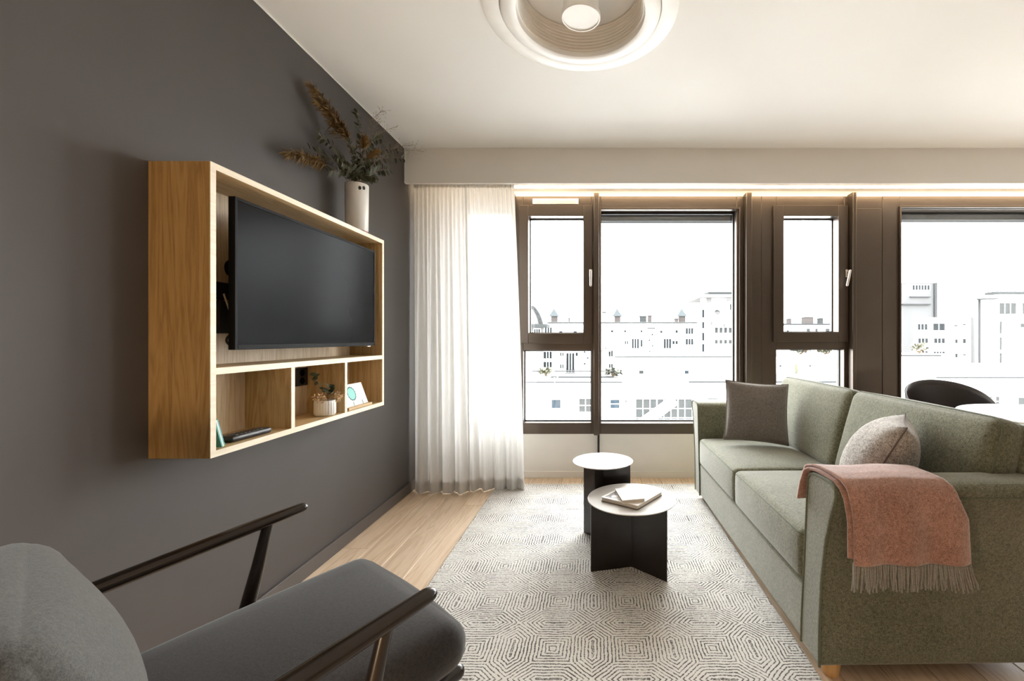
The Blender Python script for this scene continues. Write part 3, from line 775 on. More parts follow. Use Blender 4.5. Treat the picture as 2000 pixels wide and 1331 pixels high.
bm = bmesh.new(); lathe(bm, [(.078, .125), (.078, -.008), (.086, -.014), (.086, -.030), (.083, -.033), (.078, -.033), (.077, -.029), (.0, -.029)], 48, cap0=False, cap1=False); finish('centre_disc', bm, m_plastic_white, cd)

# ------------------------------------------------------------------ rug
RX0, RX1, RY0, RY1, RZ = -.812, .772, .35, 3.585, .011
rug = finish('rug', bx(RX0, RX1, RY0, RY1, .0005, RZ), m_rug, bevel=.004); tag(rug, 'off white tufted rug with broken dark lines in concentric squares and hexagons', 'rug')

# ------------------------------------------------------------------ coffee tables
def slit_table(label, cx, cy, R, H, angs, group=None):
    t = empty('side_table', (cx, cy, RZ)); tag(t, label, 'table', group)
    h = H-RZ
    bm = bmesh.new(); lathe(bm, [(R-.004, h-.006), (R, h-.004), (R, h-.0008), (R-.0012, h), (R-.003, h-.0006), (R-.006, h-.0016)], 72); finish('tabletop', bm, m_tabletop, t)
    for a in angs:
        a = math.radians(a); bm = bx(.0, R*.95, -.003, .003, 0, h-.0062); xf(bm, Matrix.Rotation(a, 4, 'Z')); finish('leg_panel', bm, m_table, t, smooth=0)
    return t
slit_table('lower wider side table with glossy round top on dark metal base, carrying the books', .173, 2.281, .2265, .366, (193.5, 318, 76))
slit_table('taller narrower side table with bright round top on dark base, behind the lower one', .0281, 2.563, .1735, .481, (133, 13, 253))
# books
def book(name, label, p0, ex, ey, z, th, mc, mp, extra=None):
    """p0 corner, ex ey edge vectors in the plane"""
    o = empty(name, (p0[0], p0[1], z)); tag(o, label, 'book')
    ex, ey = Vector((*ex, 0)), Vector((*ey, 0))
    def slab(nm_, a0, a1, b0, b1, z0, z1, m):
        bm = bmesh.new(); M_ = Matrix((ex, ey, Vector((0, 0, 1)))).transposed().to_4x4(); box(bm, a0, a1, b0, b1, z0, z1, M=M_)
        return finish(nm_, bm, m, o, smooth=0)
    slab('cover', 0, 1, 0, 1, 0, .0025, mp); slab('pages', .012, .985, .012, .985, .0025, th-.002, m_pages); slab('cover', 0, 1, 0, 1, th-.002, th, mc)
    if extra: extra(slab, th)
    return o
def photo_print(slab, th):
    slab('cover_photo', .06, .62, .06, .55, th, th+.0004, m_photo)
k = NT('cover_photo'); k.base(k.ramp(k.noise(k.coord(), 28, 4), [(.4, (.09, .09, .10)), (.52, (.35, .34, .34)), (.62, (.74, .72, .69))]), .5); m_photo = k.m
A = Vector((.0155, 2.232)); B = Vector((.190, 2.115)); C2 = Vector((.337, 2.315))
book('book', 'large white photo book lying on the lower round table', A, B-A, C2-B, .3662, .021, m_paper, m_brownpages, photo_print)
book('book', 'small cream book lying on top of the large photo book', Vector((.118, 2.137)), Vector((.112, .027)), Vector((-.03, .166)), .3874, .017, m_cream, m_cream)

# ------------------------------------------------------------------ sofa (local x = depth from the front, y = near to far)
SA = math.radians(1.0); SX, SY, SL = .756, 1.515, 1.785
sofa = empty('sofa', (SX, SY, 0), SA); tag(sofa, 'olive green upholstered two seat sofa with flared arms and beech feet', 'sofa')
def sofap(x, y, z):
    return Vector((SX, SY, 0)) + Matrix.Rotation(SA, 3, 'Z') @ Vector((x, y, z))
DEP = .88
finish('base', bx(.006, DEP-.03, .05, SL-.05, .062, .283), m_sofa, sofa, bevel=.012, seg=3)
outer = [(0, .062), (-.002, .2), (-.014, .36), (-.040, .50), (-.075, .61), (-.100, .668)]
toparc = [(-.104, .690), (-.096, .708), (-.075, .717), (-.02, .718), (.035, .714), (.062, .703), (.075, .685)]
inner_ = [(.085, .60), (.097, .47), (.112, .30), (.125, .17), (.130, .062)]
prof = outer+toparc+inner_
for s in (0, 1):
    pts = [(y if s == 0 else SL-y, z) for y, z in prof]
    bm = bmesh.new(); NX_ = 10
    rows = []
    cyy, czz = sum(p[0] for p in pts)/len(pts), .36
    for i in range(NX_+1):
        x = DEP*i/NX_
        rows.append([bm.verts.new((x, y, z)) for y, z in pts])
    for Aa, Bb in zip(rows, rows[1:]):
        for j in range(len(pts)): bm.faces.new((Aa[j], Aa[(j+1) % len(pts)], Bb[(j+1) % len(pts)], Bb[j]))
    bm.faces.new(rows[0][::-1]); bm.faces.new(rows[-1])
    arm = finish('arm', bm, m_sofa, sofa, bevel=.010, seg=3)
    bm = bmesh.new(); tube(bm, [(.001, y, z) for y, z in (inner_[::-1]+toparc[::-1]+outer[::-1] if s == 0 else prof)] if s == 0 else [(.001, y, z) for y, z in pts], .0048, 8)
    finish('piping', bm, m_pipe, arm)
    # panel seam on the outer face
    yy = [-.1075, SL+.1075][s]
    bm = bmesh.new(); tube(bm, [(.02, yy-.0*s+(.004 if s == 0 else -.004), .672), (DEP-.01, yy+(.004 if s == 0 else -.004), .672)], .0025, 6); finish('seam', bm, m_pipe, arm)
# seat cushions
SY0, SY1 = .122, SL-.122; hm = (SY1-SY0)/2
for s in (0, 1):
    yc = SY0+hm*(s+.5)
    bm = softbox(.30, hm/2-.002, .0945, .030, (.012, 0, .022), 10); xf(bm, Matrix.Translation((.297, yc, .284+.0945)))
    c = finish('seat_cushion', bm, m_sofa, sofa, smooth=60)
    for zz in (.458, .30):
        loop = [(.297+x*1.0, yc+y, zz+(.0 if True else 0)) for x, y in rrect(.2955, hm/2-.0055, .03)]
        bm = bmesh.new(); tube(bm, loop, .0042, 6, closed=True); finish('piping', bm, m_pipe, c)
# back frame + cushions, leaning
lean = math.atan2(.115, .42)
bm = bmesh.new(); prism(bm, [(.60, .20), (.735, .868), (.745, .878), (.765, .880), (.785, .872), (.80, .85), (.82, .60), (DEP, .30), (DEP, .07), (.60, .07)], 'y', .0, SL-.0)
finish('back_frame', bm, m_sofa, sofa, bevel=.014, seg=3)
for s in (0, 1):
    y0, y1 = [(.012, SL/2-.003), (SL/2+.003, SL-.012)][s]; hy = (y1-y0)/2
    Mb = Matrix.Translation((.645, (y0+y1)/2, .672)) @ Matrix.Rotation(lean, 4, 'Y')
    bm = softbox(.068, hy, .232, .052, (.028, .0, .006), 10); c = finish('back_cushion', xf(bm, Mb), m_sofa, sofa, smooth=60)
    for xs in (-.040, .052):
        loop = [Mb @ Vector((xs, y, z)) for y, z in rrect(hy-.004, .2285, .055)]
        bm = bmesh.new(); tube(bm, loop, .0042, 6, closed=True); finish('piping', bm, m_pipe, c)
for (lx, ly) in ((.05, .055), (.05, SL-.055), (DEP-.06, .055), (DEP-.06, SL-.055)):
    bm = bmesh.new(); zz = .012 if False else 0
    lathe(bm, [(.026, .0), (.028, .004), (.036, .064)], 20, (lx+(.02 if lx < .1 else 0), ly, zz)); finish('leg', bm, m_legwood, sofa)

# pillows
def pillow(label, c, wd, ht, th, R, m, mseam):
    o = empty('cushion', c); o.rotation_euler = R.to_euler(); tag(o, label, 'cushion')
    finish('pillow', pillow_bm(wd, ht, th), m, o, smooth=180)
    bm = bmesh.new(); tube(bm, pillow_edge(wd, ht), .0028, 6, closed=True); finish('seam', bm, mseam, o)
    return o
def basis(n, up):
    n = Vector(n).normalized(); up = Vector(up); up = (up-n*up.dot(n)).normalized(); x = up.cross(n)
    return Matrix((x, up, n)).transposed()
pillow('taupe square cushion leaning on the far sofa arm', at(1477, 805, 2.93), .405, .40, .13, basis((-.16, -1, .30), (.10, .2, 1)), m_pil1, m_pil1)
pillow('pale knitted cushion propped beside the near sofa arm under the throw', (1.140, 1.795, .686), .37, .40, .245, basis((-.74, .50, .447), (.37, -.25, .89)), m_pil2, m_pil2s)

# throw over the near arm (sofa local: u along x, path over the arm)
th = empty('throw_blanket', (SX, SY, 0), SA); tag(th, 'rose wool throw with grey fringe folded over the near sofa arm', 'blanket')
path = [(.112, .600), (.104, .660), (.088, .708), (.060, .723), (.02, .729), (-.035, .729), (-.085, .724), (-.112, .708), (-.126, .68), (-.130, .63), (-.128, .56), (-.126, .484)]
def layer(name, off, x0f, x1f, par, mat, v0=0, v1=1):
    bm = bmesh.new(); nu, nv = 40, 60
    L = [0]
    for a, b in zip(path, path[1:]): L.append(L[-1]+math.hypot(b[0]-a[0], b[1]-a[1]))
    def P(u, v):
        s_ = L[-1]*v; i = max(j for j in range(len(L)-1) if L[j] <= s_+1e-9); t = (s_-L[i])/(L[i+1]-L[i])
        y = path[i][0]*(1-t)+path[i+1][0]*t; z = path[i][1]*(1-t)+path[i+1][1]*t
        x = x0f(v)*(1-u)+x1f(v)*u
        hang = max(0, (v-.55)/.45)
        y += -hang*(.016*math.sin(7.5*u+.8)**2+.012*math.sin(15*u+2*v)*u) - off*(1 if v > .35 else (-.0 if v > .2 else 0)) + (off if v < .25 else 0)
        z += off*(1 if .12 < v < .62 else 0)*.8 + .004*math.sin(9*u+6*v)*(1-hang)*.6
        return Vector((x, y, z))
    G = [[bm.verts.new(P(i/nu, v0+(v1-v0)*j/nv)) for j in range(nv+1)] for i in range(nu+1)]
    for i in range(nu):
        for j in range(nv): bm.faces.new((G[i][j], G[i+1][j], G[i+1][j+1], G[i][j+1]))
    return finish(name, bm, mat, par, smooth=180, solid=.009), P
x0 = lambda v: -.012+.045*min(1, v*1.3); x1 = lambda v: .385+.0*v-.045*math.sin(PI*min(1, v/.75))*.9+.045*max(0, v-.6)
cl, P0 = layer('cloth', .012, x0, x1, th, m_throw)
layer('under_fold', -.001, lambda v: x0(v)-.012, lambda v: x1(v)-.02, th, m_throw, 0, .97)
rf = random.Random(5); bm = bmesh.new()
for q in range(72):
    u = (q+rf.uniform(-.3, .3))/71; u = max(0, min(1, u)); p = P0(u, .995)
    dx = rf.uniform(-.008, .008)+.030*max(0, u-.7)/.3; l = rf.uniform(.072, .09)
    pts = [p, p+Vector((dx*.4, rf.uniform(-.004, .004), -l*.5)), p+Vector((dx, rf.uniform(-.003, .006), -l))]
    tube(bm, pts, [.0033, .0030, .0024], 5)
    if q % 3 == 0:
        p = p+Vector((rf.uniform(-.004, .004), .011, 0)); tube(bm, [p, p+Vector((dx*.3, 0, -l*.5)), p+Vector((-dx*.6, .003, -l*1.04))], [.0027, .0024, .002], 5)
fr = finish('fringe', bm, m_fringe, th, smooth=180); fr['kind'] = 'stuff'; fr['label'] = 'grey tasselled fringe'

# ------------------------------------------------------------------ armchair (local x = right, y = forward)
AC = Vector((-.64, 1.148)); AA = math.atan2(-.633, .774)
ac = empty('armchair', (AC.x, AC.y, 0), AA); tag(ac, 'charcoal armchair with dark wooden frame seen from behind', 'armchair')
def armz(y): return .660+.158*(y) if y > -.45 else .660+.158*y
AW = .373
for s in (-1, 1):
    bm = bmesh.new(); ys = [0, -.05, -.15, -.3, -.45, -.62]
    P = [Vector((s*AW, y, armz(y)-.004)) for y in ys]
    rod(bm, P, [.0195, .021, .0235, .0245, .0235, .021], 14, flat=.72, up=(0, 0, 1)); finish('armrest', bm, m_chairwood, ac)
    bm = bmesh.new(); tube(bm, [(s*AW, -.085, armz(-.085)-.012), (s*(AW-.005), -.11, .52), (s*(AW-.012), -.15, .36), (s*(AW-.008), -.135, .25), (s*AW, -.09, .0115 if s > 0 else 0)], [.0135, .0165, .0205, .0195, .0135], 14)
    finish('leg', bm, m_chairwood, ac)
    bm = bmesh.new(); tube(bm, [(s*AW, -.53, armz(-.53)-.01), (s*(AW-.01), -.50, .33), (s*(AW-.004), -.60, .0115 if s > 0 else 0)], [.014, .019, .0135], 14); finish('leg', bm, m_chairwood, ac)
    bm = bmesh.new(); rod(bm, [(s*.226, .165, .332), (s*.235, -.1, .305), (s*.25, -.55, .255)], [.019, .020, .018], 14); finish('seat_rail', bm, m_chairwood, ac)
    bm = bmesh.new(); rod(bm, [(s*.27, -.44, .27), (s*.27, -.585, .60), (s*.27, -.640, .79)], [.017, .016, .013], 12); finish('back_post', bm, m_chairwood, ac)
for yy, zz, nm_ in ((.07, .312, 'crossbar'), (-.45, .265, 'crossbar')):
    bm = bmesh.new(); tube(bm, [(-AW+.03, yy, zz), (AW-.03, yy, zz)], .015, 12); finish(nm_, bm, m_chairwood, ac)
bm = bmesh.new(); rod(bm, [(-.30, -.618, .745), (0, -.632, .752), (.30, -.618, .745)], .017, 12); finish('back_rail', bm, m_chairwood, ac)
bm = bmesh.new()
for q in range(7):
    bm = bmesh.new(); tube(bm, [(-.21+.07*q, -.45, .275), (-.21+.07*q, -.628, .75)], .008, 8); finish('spindle', bm, m_chairwood, ac)
bm = softbox(.292, .325, .060, .055, (0.0, .02, .022), 10)
xf(bm, Matrix.Translation((0, -.155, .408)) @ Matrix.Rotation(math.radians(4.5), 4, 'X')); sc_ = finish('seat_cushion', bm, m_chairfab, ac, smooth=60)
Mb = Matrix.Translation((0, -.492, .585)) @ Matrix.Rotation(math.radians(20), 4, 'X')
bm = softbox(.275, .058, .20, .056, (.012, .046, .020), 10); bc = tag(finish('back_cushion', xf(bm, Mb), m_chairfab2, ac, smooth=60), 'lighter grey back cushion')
bm = bmesh.new(); tube(bm, [Mb @ Vector((x, -.02, z)) for x, z in rrect(.279, .2045, .07)], .0052, 6, closed=True); finish('piping', bm, m_chairfab, bc)

# ------------------------------------------------------------------ dining end
dt = empty('dining_table', (2.66, 2.58, 0)); tag(dt, 'white round pedestal dining table behind the sofa', 'table')
bm = bmesh.new(); lathe(bm, [(.44, .715), (.45, .72), (.45, .737), (.445, .74)], 64); finish('tabletop', bm, m_plastic_white, dt)
bm = bmesh.new(); lathe(bm, [(.27, 0), (.27, .012), (.06, .035), (.04, .2), (.04, .66), (.09, .7145)], 40); finish('pedestal', bm, m_plastic_white, dt)
ch = empty('dining_chair', (2.52, 3.17, 0), math.radians(-14)); tag(ch, 'black moulded tub dining chair beside the white table', 'chair')
bm = bmesh.new(); nu, nv = 36, 14; G = []
for i in range(nu+1):
    u = 2*i/nu-1; a = u*math.radians(118)
    top = .665+.205*max(0, math.cos(a*.82))**.75
    row = []
    for j in range(nv+1):
        v = j/nv
        r = .05+.19*math.sin(min(1, v/.45)*PI/2)+.028*max(0, v-.45)
        z = .445+.0*v if v < .2 else .445+(top-.445)*((v-.2)/.8)**1.35
        row.append(bm.verts.new((r*math.sin(a)*1.03, r*math.cos(a)-(0.0), z)))
    G.append(row)
for i in range(nu):
    for j in range(nv): bm.faces.new((G[i][j], G[i+1][j], G[i+1][j+1], G[i][j+1]))
finish('shell', bm, m_black_plastic if False else plain('dark_brown_plastic', (.022, .017, .016), .45), ch, smooth=180, solid=.012)
bm = bmesh.new(); lathe(bm, [(.17, .432), (.2, .44), (.2, .448), (.05, .450)], 32); finish('seat', bm, m_black_matte, ch)
for sx in (-1, 1):
    for sy in (-1, 1):
        bm = bmesh.new(); tube(bm, [(sx*.12, sy*.12, .435), (sx*.20, sy*.20, 0)], [.014, .010], 10); finish('leg', bm, m_chairwood, ch)

# ------------------------------------------------------------------ outside
grd = struct('ground', bx(-120, 160, 6, 240, -14.3, -14), m_ground, 'paved street level far below the windows')
def bld(name, label, px0, px1, pyt, D, dep, m, z0=-14, cat='building', roofm=None):
    x0, x1, z1 = WX(px0, D), WX(px1, D), WZ(pyt, D)
    o = empty(name, ((x0+x1)/2, D, z0)); tag(o, label, cat)
    c = Vector(o.location)
    # side walls slanted along the view ray, so the camera sees them edge-on
    xl = x0*(1+dep/D) if x0 > 0 else x0; xr = x1*(1+dep/D) if x1 < 0 else x1
    xr = max(xr, xl+.5)
    bm = bmesh.new(); prism(bm, [(x0-c.x, 0), (x1-c.x, 0), (xr-c.x, dep), (xl-c.x, dep)], 'z', 0, z1-z0); finish('wall', bm, m, o, smooth=0)
    bm = bmesh.new(); prism(bm, [(x0-c.x-.05, -.06), (x1-c.x+.05, -.06), (xr-c.x, dep), (xl-c.x, dep)], 'z', z1-z0, z1-z0+.12); finish('roof', bm, roofm or m_roof, o, smooth=0)
    ROOF[o.name] = z1+.12
    return o, c, D
ROOF = {}
def rooftop(B): return ROOF[B[0].name]+.002
def bwin(B, px0, px1, py0, py1, m=None, nx=1, nz=1, sill=True, fm=None, fw=None):
    o, c, D = B
    x0, x1, z1, z0 = WX(px0, D)-c.x, WX(px1, D)-c.x, WZ(py0, D)-c.z, WZ(py1, D)-c.z
    t = fw or max(.04, .0012*D)
    bm = bmesh.new(); frame_bars(bm, (x0-t, x0, x1, x1+t), (z0-t, z0, z1, z1+t), 0, -.06, .02)
    for i in range(1, nx): xm = x0+(x1-x0)*i/nx; box(bm, xm-t*.6, xm+t*.6, -.05, .02, z0, z1)
    for i in range(1, nz): zm = z0+(z1-z0)*i/nz; box(bm, x0, x1, -.05, .02, zm-t*.5, zm+t*.5)
    if sill: box(bm, x0-2.2*t, x1+2.2*t, -.16, 0, z0-2.0*t, z0-t)
    f = finish('window', bm, fm or m_facade, o, smooth=0)
    finish('pane', bx(x0, x1, -.012, .0, z0, z1), m or m_wpane, f, smooth=0)
    return f
def extra(B, name, px0, px1, py0, py1, y0, y1, m):
    o, c, D = B
    return finish(name, bx(WX(px0, D)-c.x, WX(px1, D)-c.x, y0, y1, WZ(py1, D)-c.z, WZ(py0, D)-c.z), m, o, smooth=0)
# nearest white block
A1 = bld('office_building', 'nearest white flat roofed building below the large window with a tall stair window', 860, 1690, 748, 24, 4.6, m_facade)
bwin(A1, 1077, 1095, 781, 798, m_wblue); bwin(A1, 1131, 1156, 779, 805, m_wpane_l, 2, 2); bwin(A1, 1192, 1210, 781, 798, m_wblue, 1, 2)
bwin(A1, 1242, 1351, 780, 835, m_wpane_l, 8, 3, False)
o, c, D = A1
bm = bmesh.new(); p, q = at(1250, 830, D)-c, at(1318, 781, D)-c
tube(bm, [p+Vector((0, -.10, 0)), q+Vector((0, -.10, 0))], .30, 4, flat=.35, up=(0, 1, 0)); finish('stair', bm, m_facade, o, smooth=0)
extra(A1, 'gutter', 1010, 1215, 746, 748.5, -.12, .0, m_bline)
extra(A1, 'vent_grille', 1382, 1402, 778, 780, -.05, 0, m_wpane_l); extra(A1, 'lamp', 1371, 1374, 781, 785, -.1, 0, m_bline); extra(A1, 'lamp', 1221, 1224, 782, 786, -.1, 0, m_bline)
extra(A1, 'roof_curb', 1070, 1200, 741, 745, 1.6, 2.0, m_bline); extra(A1, 'roof_curb', 1020, 1215, 734, 736, 3.6, 3.8, m_bline)
extra(A1, 'coping', 1345, 1690, 745, 748, -.1, .1, m_wpane_l)
A2 = bld('office_building', 'white set back storey with two small windows above the nearest white building', 1222, 1480, 698, 29, 8, m_facade)
bwin(A2, 1248, 1257, 724, 742, m_wpane_l); bwin(A2, 1337, 1345, 724, 742, m_wblue); extra(A2, 'coping', 1200, 1480, 696.5, 698.5, -.2, 0, m_bline)
A3 = bld('office_building', 'white terrace wall seen through the narrow sash window behind the sofa', 1481, 1700, 697, 29.5, 4.3, m_facade)
for px in (1547, 1603): extra(A3, 'panel_joint', px, px+.8, 699, 800, -.02, 0, m_wpane_l)
extra(A3, 'yellow_panel', 1552, 1558, 712, 735, -.03, 0, m_bush)
extra(A3, 'lamp', 1522, 1525, 713, 717, -.1, 0, m_bline); extra(A3, 'lamp', 1580, 1583, 713, 717, -.1, 0, m_bline); extra(A3, 'rail', 1481, 1640, 747, 749, -.2, 0, m_wpane_l)
# long apartment block
Bk = bld('apartment_building', 'long white apartment block with balconies across the middle distance', 985, 1362, 631, 62, 12, m_facade)
for (a, b, c1, d1, n_) in ((1193, 1198, 645, 650, 1), (1219, 1223, 645, 650, 1), (1251, 1255, 645, 650, 1), (1289, 1294, 646, 651, 1), (1319, 1324, 645, 651, 1),
                           (1339, 1354, 641, 653, 3), (1339, 1354, 662, 674, 3), (1339, 1354, 686, 692, 3), (1220, 1227, 666, 673, 2), (1251, 1255, 664, 678, 1), (1313, 1324, 666, 673, 2), (1189, 1197, 685, 697, 2),
                           (1062, 1078, 687, 701, 3), (1062, 1078, 707, 718, 3), (1094, 1101, 689, 696, 2), (1124, 1129, 689, 696, 1), (1094, 1101, 712, 720, 2), (1189, 1197, 711, 719, 2), (1030, 1040, 690, 700, 2), (1030, 1040, 708, 718, 2), (1064, 1078, 640, 650, 3), (1092, 1099, 647, 652, 1), (1120, 1127, 647, 652, 1)):
    bwin(Bk, a, b, c1, d1, m_wpane, n_, 1, False)
for (a, b, c1, d1) in ((1177, 1184, 662, 682), (1234, 1248, 662, 681), (1296, 1311, 662, 681), (1106, 1122, 690, 728)):
    bwin(Bk, a, b, c1, d1, m_wpane, 3, 1, False)
def balcony(px0, px1, py0, py1):
    o, c, D = Bk
    x0, x1, z1, z0 = WX(px0, D)-c.x, WX(px1, D)-c.x, WZ(py0, D)-c.z, WZ(py1, D)-c.z
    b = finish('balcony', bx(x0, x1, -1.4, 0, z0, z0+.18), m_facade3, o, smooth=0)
    bm = bmesh.new()
    for i in range(13): xx = x0+(x1-x0)*i/12; box(bm, xx-.03, xx+.03, -1.4, -1.34, z0+.18, z1)
    box(bm, x0, x1, -1.42, -1.32, z1-.07, z1); finish('railing', bm, m_bline, b, smooth=0)
balcony(1225, 1258, 682, 690); balcony(1288, 1321, 681, 690); balcony(1174, 1194, 681, 687); balcony(1104, 1125, 721, 731)
for px, py in ((1274, 654), (1268.5, 665), (1274.5, 676), (1269, 687), (1142, 688), (1148, 699.5), (1142, 711)):
    o, c, D = Bk; p = at(px, py, D)-c; bm = bmesh.new(); lathe(bm, [(.12, 0), (.12, .05)], 14); xf(bm, Matrix.Translation((p.x, 0, p.z)) @ Matrix.Rotation(PI/2, 4, 'X')); finish('porthole', bm, m_wpane, o, smooth=0)
extra(Bk, 'louvre', 1264, 1280, 640.5, 642.5, -.08, 0, m_bline); extra(Bk, 'louvre', 1228, 1254, 693, 695.5, -.5, 0, m_bline); extra(Bk, 'louvre', 1268, 1281, 692, 694.5, -.5, 0, m_bline); extra(Bk, 'louvre', 1307, 1322, 692, 695, -.5, 0, m_bline)
extra(Bk, 'coping', 985, 1362, 630, 632, -.25, 0, m_bline)
def turret(px, label):
    D = 64; p = at(px, 631, D); p.z = rooftop(Bk); o = empty('roof_turret', (p.x, D, p.z)); tag(o, label, 'turret', 'roof turrets on the long block')
    u = .074
    finish('base', bx(-5*u, 7*u, -5*u, 5*u, 0, 13*u), m_brick, o, smooth=0)
    bm = bmesh.new(); v = [bm.verts.new(q) for q in ((-9*u, -8*u, 12*u), (10*u, -8*u, 12*u), (10*u, 8*u, 12*u), (-9*u, 8*u, 12*u), (0, 0, 28*u))]
    for i in range(4): bm.faces.new((v[i], v[(i+1) % 4], v[4]))
    bm.faces.new(v[:4]); finish('spire', bm, m_turret, o, smooth=0)
turret(1082, 'pointed grey roof turret seen through the narrow sash window'); turret(1205, 'pointed grey roof turret left of the middle chimney'); turret(1331, 'pointed grey roof turret near the tall cream tower')
def chimney(px0, px1, py0, m, label, D=63, pyb=631):
    p = at((px0+px1)/2, pyb, D); p.z = rooftop(Bk if D == 63 else B2); wd = (px1-px0)/F*D; h = (pyb-py0)/F*D
    o = empty('chimney', (p.x, D, p.z)); tag(o, label, 'chimney')
    finish('stack', bx(-wd/2, wd/2, 0, 1.0, 0, h), m, o, smooth=0); finish('cap', bx(-wd/2-.06, wd/2+.06, -.06, 1.06, h, h+.10), m_bline, o, smooth=0)
chimney(1266.5, 1273, 619, m_brick, 'brown chimney in the middle of the long roof'); chimney(1250, 1262.5, 620, m_wpane_l, 'pale roof box left of the brown chimney'); chimney(1319, 1325, 625, m_brick, 'small brown chimney beside the right turret')
chimney(1176, 1184, 612, m_facade3, 'pale slim chimney at the left edge of the large window'); chimney(1110, 1112, 624, m_bline, 'thin dark flue in the narrow window view')
# mansard house at the left
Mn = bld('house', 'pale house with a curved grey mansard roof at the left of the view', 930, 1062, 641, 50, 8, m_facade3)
o, c, D = Mn
bm = bmesh.new(); arc = [(1006, 595), (1040, 597), (1046, 604), (1052, 613), (1056, 623), (1059, 634), (1006, 634)]
prism(bm, [((at(px, py, D)-c).x, (at(px, py, D)-c).z) for px, py in arc], 'y', .4, 6); finish('mansard', bm, m_facade3, o, smooth=0)
bm = bmesh.new()
for sft in (0, -5):
    tube(bm, [at(px+sft, py, D)-c+Vector((0, .3, 0)) for px, py in arc[1:6]], .09, 6)
for px, py in arc[2:5]: tube(bm, [at(px, py, D)-c+Vector((0, .3, 0)), at(px-6, py, D)-c+Vector((0, .3, 0))], .06, 6)
finish('roof_rib', bm, m_bline, o); extra(Mn, 'eave', 985, 1070, 634, 640, -.9, 2, m_wpane_l)
bwin(Mn, 1043, 1055, 643, 650, m_wpane, 3, 1, False)
# tower with overhanging roof
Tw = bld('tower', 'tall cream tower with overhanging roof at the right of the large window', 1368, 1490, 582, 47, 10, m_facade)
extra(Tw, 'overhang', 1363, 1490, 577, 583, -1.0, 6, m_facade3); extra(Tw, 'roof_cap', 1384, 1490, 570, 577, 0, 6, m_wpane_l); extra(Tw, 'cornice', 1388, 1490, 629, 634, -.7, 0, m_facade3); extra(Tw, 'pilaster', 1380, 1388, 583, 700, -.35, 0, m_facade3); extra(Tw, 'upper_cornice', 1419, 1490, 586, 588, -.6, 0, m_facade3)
for (a, b) in ((605, 621), (629, 642), (650, 666), (672, 692)): bwin(Tw, 1371, 1375.5, a, b, m_wpane, 1, 1, False)
for q in range(4): bwin(Tw, 1396+q*9, 1402+q*9, 640, 651, m_wpane_l, 1, 1, False); bwin(Tw, 1396+q*9, 1402+q*9, 664, 672, m_wpane_l, 1, 1, False)
extra(Tw, 'downpipe', 1414, 1415, 634, 700, -.1, 0, m_bline); bwin(Tw, 1425, 1434, 594, 606, m_wpane_l, 2, 1, False)
o, c, D = Tw; bm = bmesh.new(); lathe(bm, [(.02, .1), (.2, .06), (.3, -.02)], 16, cap1=False); p = at(1400, 610, D)-c
xf(bm, Matrix.Translation((p.x, -.3, p.z)) @ Matrix.Rotation(math.radians(60), 4, 'X')); finish('satellite_dish', bm, m_black, o)
# far block in sash window
B2 = bld('apartment_building', 'far white apartment roofline seen through the sash window behind the sofa', 1440, 1735, 634, 66, 10, m_facade)
extra(B2, 'coping', 1440, 1735, 632, 635.5, -.3, 0, m_bline)
for (a, b, c1, d1) in ((1536, 1541, 645, 651), (1575, 1582, 642, 651), (1592, 1597, 642, 648), (1612, 1620, 642, 650)): bwin(B2, a, b, c1, d1, m_wpane_l, 1, 1, False)
chimney(1571, 1589, 620, m_brick, 'wide dark chimney seen through the sash window', 67, 632); chimney(1541, 1546, 623, m_brick, 'left slim chimney seen through the sash window', 67, 632); chimney(1602, 1608, 622, m_wpane_l, 'right slim chimney seen through the sash window', 67, 632)
# view of the dining window
T2 = bld('tower', 'tall pale grey tower block far off in the dining end window', 1700, 1826, 554, 105, 14, m_facade2)
for q in range(6): bwin(T2, 1782+q*5.8, 1786.4+q*5.8, 557, 567, m_wpane, 1, 1, False)
extra(T2, 'ledge', 1760, 1815, 594, 596, -.6, 0, m_bline); extra(T2, 'dark_fin', 1823, 1828, 553, 640, -.5, 0, m_bline); extra(T2, 'ledge', 1776, 1815, 580, 581, -.5, 0, m_wpane_l)
R1 = bld('apartment_building', 'white apartment block with paired windows in the dining end window', 1784, 1898, 622, 56, 9, m_facade)
for (a, b, c1, d1, n_) in ((1792, 1811, 633, 645, 3), (1822, 1845, 632, 646, 2), (1793, 1812, 661, 671, 3), (1824, 1845, 661, 671, 3), (1793, 1812, 686, 690, 3), (1823, 1845, 687, 691, 4), (1865, 1870, 663, 671, 1), (1880, 1886, 662, 671, 1), (1865, 1870, 691, 699, 1), (1880, 1886, 692, 695, 1), (1841, 1846, 715, 724, 1), (1866, 1870, 719, 726, 1), (1880, 1886, 719, 727, 1), (1863, 1870, 635, 638, 1), (1880, 1886, 633, 636, 1)):
    bwin(R1, a, b, c1, d1, m_wpane, n_, 1, False)
extra(R1, 'shaded_side_strip', 1896.5, 1900, 620, 728, -.4, 0, m_facade2)  # side wall in shade, drawn as a grey strip
R2 = bld('apartment_building', 'large white building with a set back roof at the right edge of the view', 1908, 2250, 586, 42, 6, m_facade)
extra(R2, 'roof_slab', 1950, 2250, 569, 574, .3, 1.5, m_wpane_l); extra(R2, 'penthouse', 1958, 2250, 574, 586, .6, 2.2, m_facade)
bwin(R2, 1951, 1984, 592, 614, m_wpane_l, 3, 1, False); bwin(R2, 1996, 2040, 592, 614, m_wpane_l, 3, 1, False)
for (a, b) in ((628, 652), (659, 684), (690, 713), (720, 727)): bwin(R2, 1951.5, 1956, a, b, m_wpane_l, 1, 1, False)
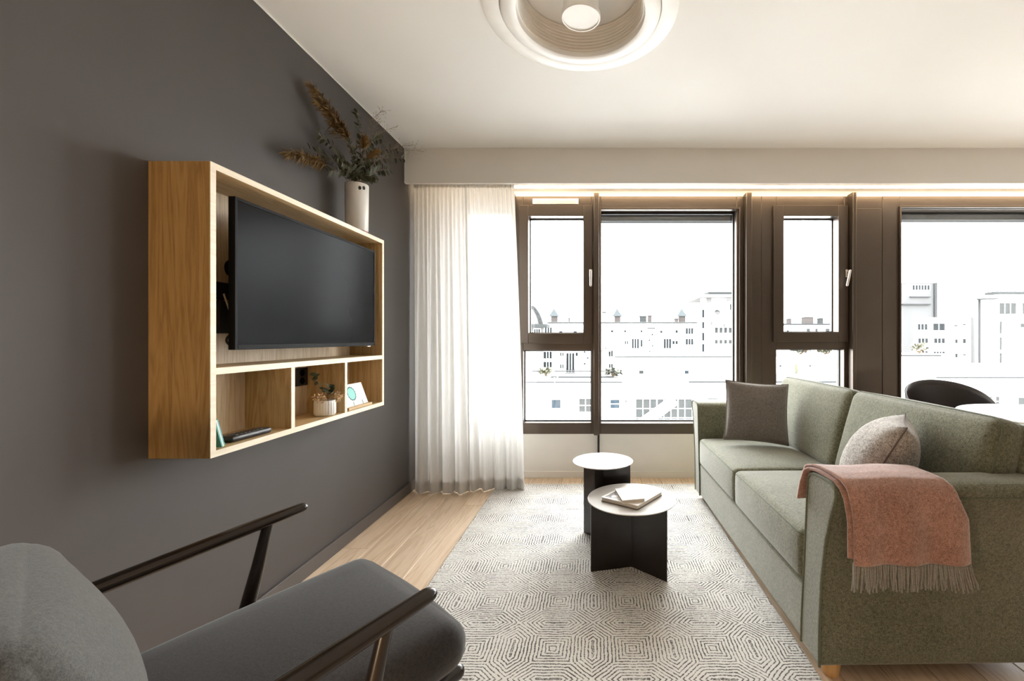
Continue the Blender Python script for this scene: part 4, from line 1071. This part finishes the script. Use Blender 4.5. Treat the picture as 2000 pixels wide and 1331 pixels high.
extra(R2, 'downpipe', 1910.5, 1912, 586, 728, -.2, 0, m_bline); extra(R2, 'roof_edge', 1900, 1932, 584.5, 586, -1, 0, m_bline); bwin(R2, 1992, 2000, 632, 640, m_wpane_l, 1, 1, False); bwin(R2, 2015, 2030, 632, 652, m_wpane, 1, 1, False)
L4 = bld('office_building', 'low white building with a parapet beyond the dining table', 1832, 2400, 729, 25, 8, m_facade)
bwin(L4, 1929, 1936.5, 775, 793, m_wpane_l, 1, 2, False); bwin(L4, 1943, 1951, 775, 793, m_wpane_l, 1, 2, False); bwin(L4, 1987, 2002, 777, 791, m_wpane_l, 1, 1, False); extra(L4, 'coping', 1828, 2400, 736, 739, -.12, 0, m_wpane_l)
L5 = bld('office_building', 'low white wall behind the dining chair in the view', 1700, 1836, 695, 34, 5, m_facade); extra(L5, 'coping', 1700, 1836, 694, 696.5, -.15, 0, m_bline)
# roof shrubs
me_bl = leafmesh('leaf', .30, .22, m_bush, .2); me_bl2 = leafmesh('leaf', .30, .22, m_bush2, .2)
def shrub(px, B, D, wpx, hpx, me, label):
    p = at(px, 700, D); p.z = rooftop(B); o = empty('shrub', p); tag(o, label, 'shrub', 'roof terrace shrubs'); r = random.Random(int(px)); w_, h_ = wpx/F*D, hpx/F*D
    bm = bmesh.new()
    for q in range(9):
        tp = Vector((r.uniform(-.5, .5)*w_, r.uniform(-.5, .5), h_*r.uniform(.6, 1))); tube(bm, [(0, 0, 0), tp*.5+Vector((0, 0, .05)), tp], [.03, .02, .01], 4)
    finish('stems', bm, m_stem, o)
    bm = bmesh.new(); src = leaf_bm(.30, .22, .2, 3); tmp = bpy.data.meshes.new('t'); src.to_mesh(tmp); src.free()
    for q in range(120):
        M_ = aim((r.uniform(-.5, .5)*w_, r.uniform(-.5, .5), h_*r.uniform(.35, 1)), (r.uniform(-1, 1), r.uniform(-1, 1), r.uniform(-.2, 1)), r.uniform(-1, 1)) @ Matrix.Scale(r.uniform(.5, 1), 4)
        k0 = len(bm.verts); bm.from_mesh(tmp); bm.verts.ensure_lookup_table()
        for v in bm.verts[k0:]: v.co = M_ @ v.co
    bpy.data.meshes.remove(tmp)
    f = finish('foliage', bm, me.materials[0], o, smooth=0); f['kind'] = 'stuff'
shrub(1066, A1, 27, 18, 12, me_bl, 'yellow shrub on the roof terrace in the lower narrow window'); shrub(1198, A1, 26, 26, 14, me_bl2, 'grey green shrub on the roof at the left of the large window')
shrub(1796, L5, 35, 24, 18, me_bl, 'yellow autumn shrub above the low wall in the dining window'); shrub(1563, A3, 31, 30, 10, me_bl2, 'grey green terrace plants behind the sash window'); shrub(1612, A3, 31, 24, 10, me_bl, 'yellowish terrace shrub at the right of the sash window')
